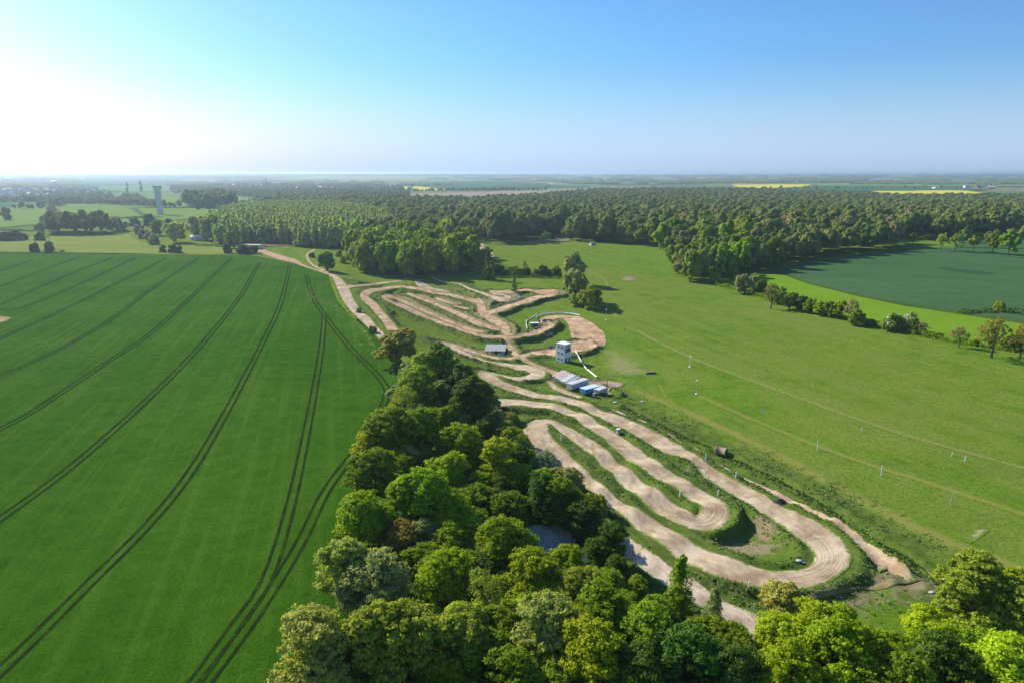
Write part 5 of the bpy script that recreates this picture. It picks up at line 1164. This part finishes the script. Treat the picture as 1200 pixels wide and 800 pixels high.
# houses
def house(x, y, L, Wd, h, rot, mw, mr, label, group=None, name='house', pitch=0.75, detail=False, zoff=-0.3, cat='house'):
    t = empty(name, (x, y, gz(x, y)+zoff), rot, label, cat, group)
    m = MB(); rh = Wd/2*pitch
    v = [(-L/2, -Wd/2, 0), (L/2, -Wd/2, 0), (L/2, Wd/2, 0), (-L/2, Wd/2, 0), (-L/2, -Wd/2, h), (L/2, -Wd/2, h), (L/2, Wd/2, h), (-L/2, Wd/2, h), (-L/2, 0, h+rh), (L/2, 0, h+rh)]
    m.add(v, [(0,1,5,4),(2,3,7,6),(1,2,6,9,5),(3,0,4,8,7)]); m.build('wall', mw, t)
    m = MB(); e = .4
    for sg in (-1, 1):
        y0, z0 = sg*(Wd/2+e), h-e*pitch+.03; 
        v = [(-L/2-e, y0, z0), (L/2+e, y0, z0), (L/2+e, 0, h+rh+.03), (-L/2-e, 0, h+rh+.03), (-L/2-e, y0, z0+.25), (L/2+e, y0, z0+.25), (L/2+e, 0, h+rh+.28), (-L/2-e, 0, h+rh+.28)]
        m.add(v, [(3,2,1,0),(4,5,6,7),(0,1,5,4),(1,2,6,5),(2,3,7,6),(3,0,4,7)])
    rf = m.build('roof', mr, t); MB().box(L*.28, L*.28+.7, -.4, .4, h+rh-.4, h+rh+1.1).build('chimney', M_BRICK, rf)
    if detail:
        for k in range(3):
            for sg in (-1, 1):
                x0 = -L*.35+k*L*.28; MB().box(x0, x0+1.1, sg*(Wd/2+.02)-.03, sg*(Wd/2+.02)+.03, 1.1, 2.3).build('window', M_DARKG, t)
        MB().box(L*.05, L*.05+1.0, -Wd/2-.05, -Wd/2-.002, 0, 2.1).build('door', M_DARKG, t)
        MB().box(-L/2-.05, -L/2-.002, -.6, .6, h*.5, h*.5+1.3).build('window', M_DARKG, t)
    return t
x, y = unproj(552, 288.5); house(x, y, 12, 8, 4.5, .25, M_BRICK, M_SLATE, 'brick farmhouse with a dark slate roof in the clearing behind the big wood', name='farmhouse', detail=True)
x, y = unproj(563, 299); house(x, y, 8, 5.5, 2.6, .9, M_GREYR, M_SLATE, 'small dark-roofed outbuilding below the brick farmhouse', name='outbuilding', detail=True, cat='shed')
x, y = unproj(233, 281); house(x, y, 15, 9, 3.2, .1, M_WHITE, M_WHITE, 'white-roofed house half hidden between the big pale trees', detail=True, pitch=.5)
x, y = unproj(694, 287.5); house(x, y, 5, 4, 2.4, .4, M_WHITE, M_GREYR, 'small white hut at the edge of the right-hand wood', name='hut', detail=True, cat='hut', pitch=.4)
x, y = unproj(725, 286.8); house(x, y, 6, 4, 2.0, 0, M_WOOD, M_SLATE, 'small dark shelter at the wood edge, left of the white hut', name='shelter', cat='hut', pitch=.3) if False else None
# flat barn by the road
a = Vector(P3(281.5, 292)); b = Vector(P3(303, 292.3)); L = (b-a).length
T = empty('flat_barn', (a.x, a.y, a.z), math.atan2(b.y-a.y, b.x-a.x), 'long low cream barn with a flat roof at the end of the farm road', 'barn')
MB().box(0, L, 0, 9, 0, 3.4).build('wall', M_WHITE, T); MB().box(-.5, L+.5, -.6, 9.5, 3.41, 3.9).build('roof', M_TAN_, T)
for k in range(4): MB().box(2+k*4, 4.4+k*4, -.05, -.002, 0, 2.6).build('door', M_SLATE, T)
# village houses
def pick(r, lab):
    mw, wn = r.choice([(M_WHITE, 'white'), (M_WHITE, 'white'), (M_YW, 'cream'), (M_BRICK, 'brick')]); mr, rn = r.choice([(M_SLATE, 'slate'), (M_TILE, 'tiled'), (M_GREYR, 'grey'), (M_TAN_, 'tan')])
    return mw, mr, '%s house with %s roof %s' % (wn, rn, lab)
def village(pxs, group, lab, seed, scale=1.0):
    r = random.Random(seed)
    for px, py in pxs:
        x, y = unproj(px, py); D = math.hypot(x, y)
        house(x, y, (11+8*r.random())*scale, (8+4*r.random())*scale, (4.5+2.5*r.random())*scale, r.random()*3.14, *pick(r, lab), group)
r_ = random.Random(4)
village([(r_.uniform(-5, 62), r_.uniform(224, 234)) for _ in range(36)]+[(r_.uniform(60, 110), r_.uniform(222, 229)) for _ in range(8)], 'houses of the left-hand village', 'among garden trees in the hazy left-hand village', 5, 1.5)
village([(r_.uniform(205, 245), r_.uniform(226, 231)) for _ in range(7)]+[(r_.uniform(262, 350), r_.uniform(218, 226)) for _ in range(24)], 'houses of the middle village', 'in the far village right of the water tower', 6, 1.25)
village([(r_.uniform(1070, 1165), r_.uniform(219.2, 222)) for _ in range(12)], 'houses behind the right-hand rape field', 'behind the big yellow field at the right', 7, 1.5)
village([(r_.uniform(640, 720), r_.uniform(211.2, 213.6)) for _ in range(10)], 'houses on the far middle horizon', 'in the hazy woods on the middle horizon', 8, 2.2)
for i, (px, py, L, Wd) in enumerate([(372, 220.8, 70, 26), (383, 221.5, 60, 24), (392, 222.5, 44, 22), (303, 217.6, 60, 24), (287, 218.5, 50, 22)]):
    x, y = unproj(px, py); house(x, y, L, Wd, 6, .15*(i-2), M_WHITE, m_plain('pale_sheet_roof', (.55, .57, .6), .6), ['long pale-roofed factory hall, left of three by the far village', 'long pale-roofed factory hall, middle of three by the far village', 'shorter pale-roofed hall, right of three by the far village', 'pale hall at the edge of the village behind tall spruces', 'pale hall left of the tall far spruces'][i], name='factory_hall', pitch=.25, cat='hall')
for px, py, h_ in [(149.5, 226, 12), (165.5, 226, 14), (312, 219, 14), (308, 218, 10), (315, 220, 9), (450, 219, 9), (447, 219, 8)]:
    x, y = unproj(px, py); s_ = math.hypot(x, y)/FPX; tree(x, y, s_*1.3, 'cone' if px > 300 else 'column', 'dark', 'tall dark narrow tree rising above the hazy village', 'tall narrow trees above the far villages', hf=h_*1.05/12, lod='L')
# far mast
for px, py, h_, lb in [(801, 211, 12, 'thin white mast on the horizon'), (764, 209, 6, 'short far mast on the horizon left of the taller one')]:
    x, y = unproj(px, py); u_ = math.hypot(x, y)/FPX; t = tag(MB().tube([(0, 0, 0), (0, 0, u_*h_)], [u_*.35, u_*.2], 6).build('mast', M_WHITE), lb, 'mast'); t.location = (x, y, gz(x, y))

# poles and posts
def pole(px, py, hpx, r, mat, label, head=None, group=None, name='pole', cat='pole'):
    x, y, z = P3(px, py); s_ = math.sqrt(x*x+y*y+(CAM_H-z)**2)/FPX; h = hpx*s_/0.95
    t = empty(name, (x, y, z), trng.random(), label, cat, group)
    MB().tube([(0, 0, -.3), (0, 0, h)], [r, r*.8], 7).build('shaft', mat, t)
    if head == 'lamp': MB().box(-.28, .28, -.2, .2, h, h+.22).box(-.5, -.3, -.12, .12, h-.05, h+.2).build('lamp_head', M_WHITE, t); MB().box(-.35, .35, -.35, .35, -.1, .35).build('footing', M_WHITE, t)
    if head == 'box': MB().box(-.25, .25, -.2, .2, h-.1, h+.35).build('box', M_METAL, t)
    if head == 'sign': MB().box(-.05, .05, -.3, .3, h-.9, h).build('board', M_WHITE, t)
    return t
pole(710.3, 375.5, 12, .09, M_METAL, 'lamp pole beside the dirt loop, right of the willows', 'lamp')
pole(808.5, 430, 12, .10, M_WHITE, 'white-footed lamp pole in the upper part of the right meadow', 'lamp'); pole(816, 461.5, 15, .08, M_METAL, 'thin lamp pole in the meadow below the white-footed one', 'lamp')
pole(892.5, 499, 18, .08, M_METAL, 'grey pole with two small boxes on top in the meadow', 'box'); pole(957.5, 527, 11, .11, M_WHITE, 'white post in the meadow between the boxed pole and the next post')
pole(1032.5, 557, 11, .11, M_WHITE, 'white post in the middle of the lower meadow'); pole(1114.5, 592, 11, .11, M_METAL, 'grey-green post nearest the earth patch in the meadow')
pole(711.2, 461.5, 17, .13, M_SLATE, 'dark pole at the end of the trailer row'); pole(1131, 540, 5, .12, M_WHITE, 'short white peg by the long meadow path'); pole(1115.5, 534, 4, .1, M_WHITE, 'short grey peg by the long meadow path')
pole(1010, 505, 3.5, .1, M_WHITE, 'tiny peg in the upper meadow below the path'); pole(732, 388, 4, .12, M_RUBBER, 'dark stub beside the worn fan of grass'); pole(922, 472, 3.5, .12, M_WHITE, 'tiny white peg near the path above the boxed pole') if False else None
for px, py, lb in [(796.8, 581, 'white marker board at the tip of the long grass island'), (841.5, 580, 'white marker board on the outside of the near hairpin'), (862.5, 559, 'white marker on the verge across from the pipe'), (811, 543, 'small marker where the lane bends by the ditch'),
                   (657.3, 516, 'white marker at the mouth of the shaded hairpin'), (877.5, 687, 'white marker at the lower side of the big hairpin'), (830, 562, 'marker at the inner edge of the straight below the pipe'), (827, 538, 'pale marker beside the earth strip'), (448.5, 356, 'white flag board at the far hairpin'), (440.5, 351, 'small white marker left of the far hairpin'),
                   (554.5, 421, 'thin white marker between the long branch and the shed')]:
    pole(px, py, 6, .17, M_WHITE, lb, name='marker_post', cat='marker')
x, y, z = P3(724.5, 508); t = empty('marshal_box', (x, y, z), .5, 'small grey-white box on a post between the two near lanes', 'box'); MB().box(-.5, .5, -.35, .35, .5, 1.5).build('cabinet', M_GREYR, t); MB().box(-.6, .6, -.45, .45, 1.5, 1.62).build('lid', M_WHITE, t)
for k, sx in enumerate((-.45, .45)): MB().box(sx-.05, sx+.05, -.3, .3, 0, .5).build('leg', M_METAL, t)
for k, (px, py) in enumerate([(1001, 708.5), (1019, 707), (1037.5, 705.5), (984, 710)]):
    x, y, z = P3(px, py); t = tag(MB().tube([(0, 0, -.3), (0, 0, 1.15), (0, 0, 1.25)], [.09, .08, .02], 7).build('fence_post', M_WOOD), 'weathered fence post on the dry grass below the big hairpin', 'fence post', 'fence posts below the big hairpin'); t.location = (x, y, z)

# barriers: padded white tubes around the loop, start hut, wire fence
def barrier(pts, r, mat, label, group=None, name='barrier', z=0.6, cat='barrier', posts=True):
    W_ = [Vector(P3(*p)) for p in pts]; c = W_[0]; t = empty(name, c, 0, label, cat, group)
    for i in range(len(W_)-1):
        a, b = W_[i]-c, W_[i+1]-c; up = Vector((0, 0, z)); d = (b-a)*0.015
        MB().tube([a+up+d, a+up+d*2, b+up-d*2, b+up-d], [r*.7, r, r, r*.7], 8).build('pad', mat, t)
        if posts: MB().tube([a, a+Vector((0, 0, z+r))], .07, 5).build('stake', M_METAL, t)
    return t
barrier([(627.5,373.5),(630.5,371),(637,369.3),(645,368.3),(652,367.9),(660,368),(668,368.7),(675,369.9),(679.5,371)], .28, M_WHITE, 'white padded barrier curving round the top of the dirt loop', z=.7)
barrier([(618,386),(616.5,380),(617.5,376),(622,374),(626,371),(629,368.5)], .22, M_YW, 'thin pale barrier left of the start hut', z=.5)
barrier([(674.3,412),(677.5,418),(681,424),(684.5,429.5),(687.2,433.3)], .3, M_YW, 'upper part of the cream barrier beside the tower', z=.5)
barrier([(687.8,433.7),(692,437),(696,440.3),(699.5,443)], .34, M_YW, 'lower part of the cream barrier leading to the trailer yard', z=.5)
barrier([(701.5,444.3),(715,443),(730,441),(745,438.8),(756,437.5)], .05, M_METAL, 'thin dark wire fence running right from the trailer yard', name='wire_fence', cat='fence', z=.9)
x, y, z = P3(763, 438); t = tag(MB().tube([(-2, 0, .4), (-1.9, 0, .4), (1.9, .2, .45), (2, .2, .45)], [.3, .4, .38, .28], 9).build('log', M_SLATE), 'dark log at the end of the wire fence', 'log'); t.location = (x, y, z)
x, y, z = P3(626.5, 383.5); t = empty('start_hut', (x, y, z), .15, 'small open hut with a white roof beside the dirt loop', 'hut')
MB().box(-2.2, 2.2, -1.2, 1.3, 2.2, 2.4).build('roof', M_WHITE, t); MB().box(-2.1, 2.1, 1.15, 1.25, 0, 2.19).build('rear_wall', M_TAN_, t)
for sx in (-2, 2):
    for sy in (-1.1, 1.1): MB().box(sx-.06, sx+.06, sy-.06, sy+.03, 0, 2.19).build('leg', M_METAL, t)
MB().box(-1.5, .9, -.6, -.1, .8, .9).box(-1.4, -1.3, -.5, -.2, 0, .8).box(.7, .8, -.5, -.2, 0, .8).build('counter', M_WOOD, t)
barrier([(630.8,374.5),(631.5,378),(632.2,382),(632.8,386)], .35, M_RUBBER, 'dark tyre wall beside the start hut', name='tyre_wall', z=.4, posts=False)
# tyres, stones
def mound(px, py, rx, ry, h, mat, label, cat, name, seed, rot=0, group=None, steep=1.0, dz=0):
    r = rs(seed); n = 40; V = []; F = []
    x, y, z = P3(px, py)
    rings = 16
    for i in range(rings+1):
        q = i/rings
        for k in range(n):
            a_ = 2*math.pi*k/n; rr = q*(1+.18*float(vnoise(math.cos(a_)*2+seed, math.sin(a_)*2, .7)))
            hh = h*(1-sstep(np.array(q**steep)))*(1+.5*float(vnoise(math.cos(a_)*rr*4+seed*3, math.sin(a_)*rr*4, 1.0)))
            lx, ly = rx*rr*math.cos(a_), ry*rr*math.sin(a_); wx = x+lx*math.cos(rot)-ly*math.sin(rot); wy = y+lx*math.sin(rot)+ly*math.cos(rot)
            V.append((wx-x, wy-y, gz(wx, wy)-z+float(hh)-(.12 if i == rings else 0)+dz))
    F = [(i*n+k, i*n+n+k, i*n+n+(k+1) % n, i*n+(k+1) % n) for i in range(rings) for k in range(n)]
    o = MB().add(V, F).build(name, mat, None, True); o.location = (x, y, z); return tag(o, label, cat, group)
mound(655, 655, 8.0, 4.2, 2.2, M_CHALK, 'front pale chalk heap in the shaded hollow', 'heap', 'chalk_heap', 3, .1, steep=1.8)
mound(636, 632, 8.0, 3.4, 2.6, M_CHALK, 'rear grey chalk heap along the back of the shaded hollow', 'heap', 'chalk_heap', 5, .12, steep=1.5)
mound(638.5, 380.5, 3.4, 5, .35, m_plain('dark_mud', (.20, .15, .14), .95, vary=.4), 'dark churned mud pile on the loop beside the hut', 'mud pile', 'mud_pile', 8)
mound(675, 391, 2.6, 4.5, .35, bpy.data.materials['dark_mud'], 'dark churned mud pile in the middle of the loop', 'mud pile', 'mud_pile', 9)
mound(336, 284.5, 20, 9, 2.8, m_plain('red_earth', (.22, .115, .105), .95, vary=.3), 'long reddish earth heap above the farm road', 'heap', 'earth_heap', 11)
mound(310, 290, 6, 4, 2.2, bpy.data.materials['red_earth'], 'small reddish earth heap beside the farm road', 'heap', 'earth_heap', 12)
mound(914, 587.8, 2.0, 1.1, .8, m_plain('dark_soil', (.05, .042, .035), .95, vary=.3), 'small dark soil pile beside the near straight', 'soil pile', 'soil_pile', 14, -.4)
M_STONE = m_plain('pale_stone', (.55, .53, .48), .9, vary=.2)
for k, (px, py, s_, lb) in enumerate([(936, 657, .9, 'white rock on the inner edge of the big hairpin'), (884, 707, .35, 'small white stone on the grass below the hairpin'), (703.5, 474.5, .5, 'pale stone on the bank by the trailers'), (721, 471.5, 1.2, 'flat pale stone patch in the grass right of the trailers'), (753, 470.3, 1.0, 'flat sandy stone in the meadow above the ditch'),
                                     (750, 486, .5, 'white plank-like stone at the ditch, upper'), (758, 489.5, .5, 'white stone at the ditch, lower'), (1092, 694, .8, 'white stone by the bright trees at the ditch end'), (633, 454.5, .7, 'pale stones in the hollow below the small loop'), (941, 659, .5, 'grey stone right of the white rock')]):
    x, y, z = P3(px, py); r = rs(k+70); V = rdir(r, 60); V = V*np.array([1.2, .8, .45])*s_*0.62*(0.8+.3*r.rand(60, 1)); bm = __import__('bmesh').new()
    for v in V: bm.verts.new(v)
    __import__('bmesh').ops.convex_hull(bm, input=bm.verts); me = bpy.data.meshes.new('stone'); bm.to_mesh(me); bm.free(); me.materials.append(M_STONE); o = link('stone', me); o.location = (x, y, z+.1*s_); tag(o, lb, 'stone')

# ------------------------------------------------------------------ weeds on the banks and along the ditch
M_WEED = m_plain('weeds', (0.06, 0.11, 0.02), 0.8, 0.2)
mw, ntw, bw_ = new_mat('weed_leaves'); bb = NB(ntw); gg = bb.n('ShaderNodeNewGeometry'); cw = bb.ramp(gg.outputs['Random Per Island'], [(0, (.055, .120, .012)), (.45, (.090, .170, .016)), (.8, (.14, .21, .024)), (1, (.22, .22, .05))]); bb.l(cw, bw_.inputs['Base Color']); set_rough(bw_, .7, .2)
r = rs(77); n = 200000
xx = r.uniform(-110, 105, n); yy = r.uniform(92, 440, n)
ei = interp(np.where(np.isin(np.arange(1), 0), 0, 0)*Zs, xx, yy) if False else None
EM = np.full_like(Zs, 50.0); EM[sub] = np.minimum(emin, 50); DD = np.full_like(Zs, 50.0); DD[sub] = np.minimum(Dd, 50)
e = interp(EM, xx, yy); dd = interp(DD, xx, yy); nzv = vnoise(xx, yy, 4); u_ = xx-field_edge(yy)
keep = (((e > 0.5) & (e < 3.2+3*nzv)) | ((e > .4) & (r.rand(n) < .06) & (e < 25)) | ((dd < 1.2) & (e > .6)) | ((dd < 12) & (nzv > .05) & (dd > 1) & (e > .6) & (xx > 20) & (r.rand(n) < .5))) & (u_ > 5)
for L in lanes:
    if L['key'] in ('U', 'X', 'H2', 'Z', 'K2'):
        ee = seg_dist(xx, yy, L['C'], L['W']*0.8, L['s'])[0]; keep &= (ee > 0)
xx, yy, e = xx[keep], yy[keep], e[keep]
k = 4; n = len(xx); s = 0.15+0.22*r.rand(n)
P = np.repeat(np.stack([xx, yy, surf(xx, yy)+s*.35], 1), k, 0)+r.normal(size=(n*k, 3))*np.repeat(s, k)[:, None]*np.array([.5, .5, .22])
V = leaf_quads(r, P, r.normal(size=(n*k, 3))*.6+np.array([0, 0, 1.3]), 1.0)
c_ = np.repeat(P, 4, 0); V = c_+(V-c_)*np.repeat(np.repeat(s, k), 4)[:, None]*1.15
me = mesh_np('weeds', V, np.arange(len(V)).reshape(-1, 4), mw); tag(link('weeds', me), 'dense green weeds on the track banks and along the ditch', kind='stuff')
print('weeds', n)

# ------------------------------------------------------------------ haze
hz = MB().box(-47000, 47000, -6000, 47000, float(Zg.min())-1, 82).build('haze', bpy.data.materials.new('haze_air')); tag(hz, 'thin pale haze over the whole country', kind='stuff')
hm = hz.data.materials[0]; hm.use_nodes = True; hm.node_tree.nodes.remove(hm.node_tree.nodes['Principled BSDF'])
pv = hm.node_tree.nodes.new('ShaderNodeVolumePrincipled'); pv.inputs['Color'].default_value = (0.62, 0.76, 0.96, 1); pv.inputs['Density'].default_value = 0.00009; pv.inputs['Anisotropy'].default_value = 0.55
hm.node_tree.links.new(pv.outputs[0], hm.node_tree.nodes['Material Output'].inputs['Volume'])
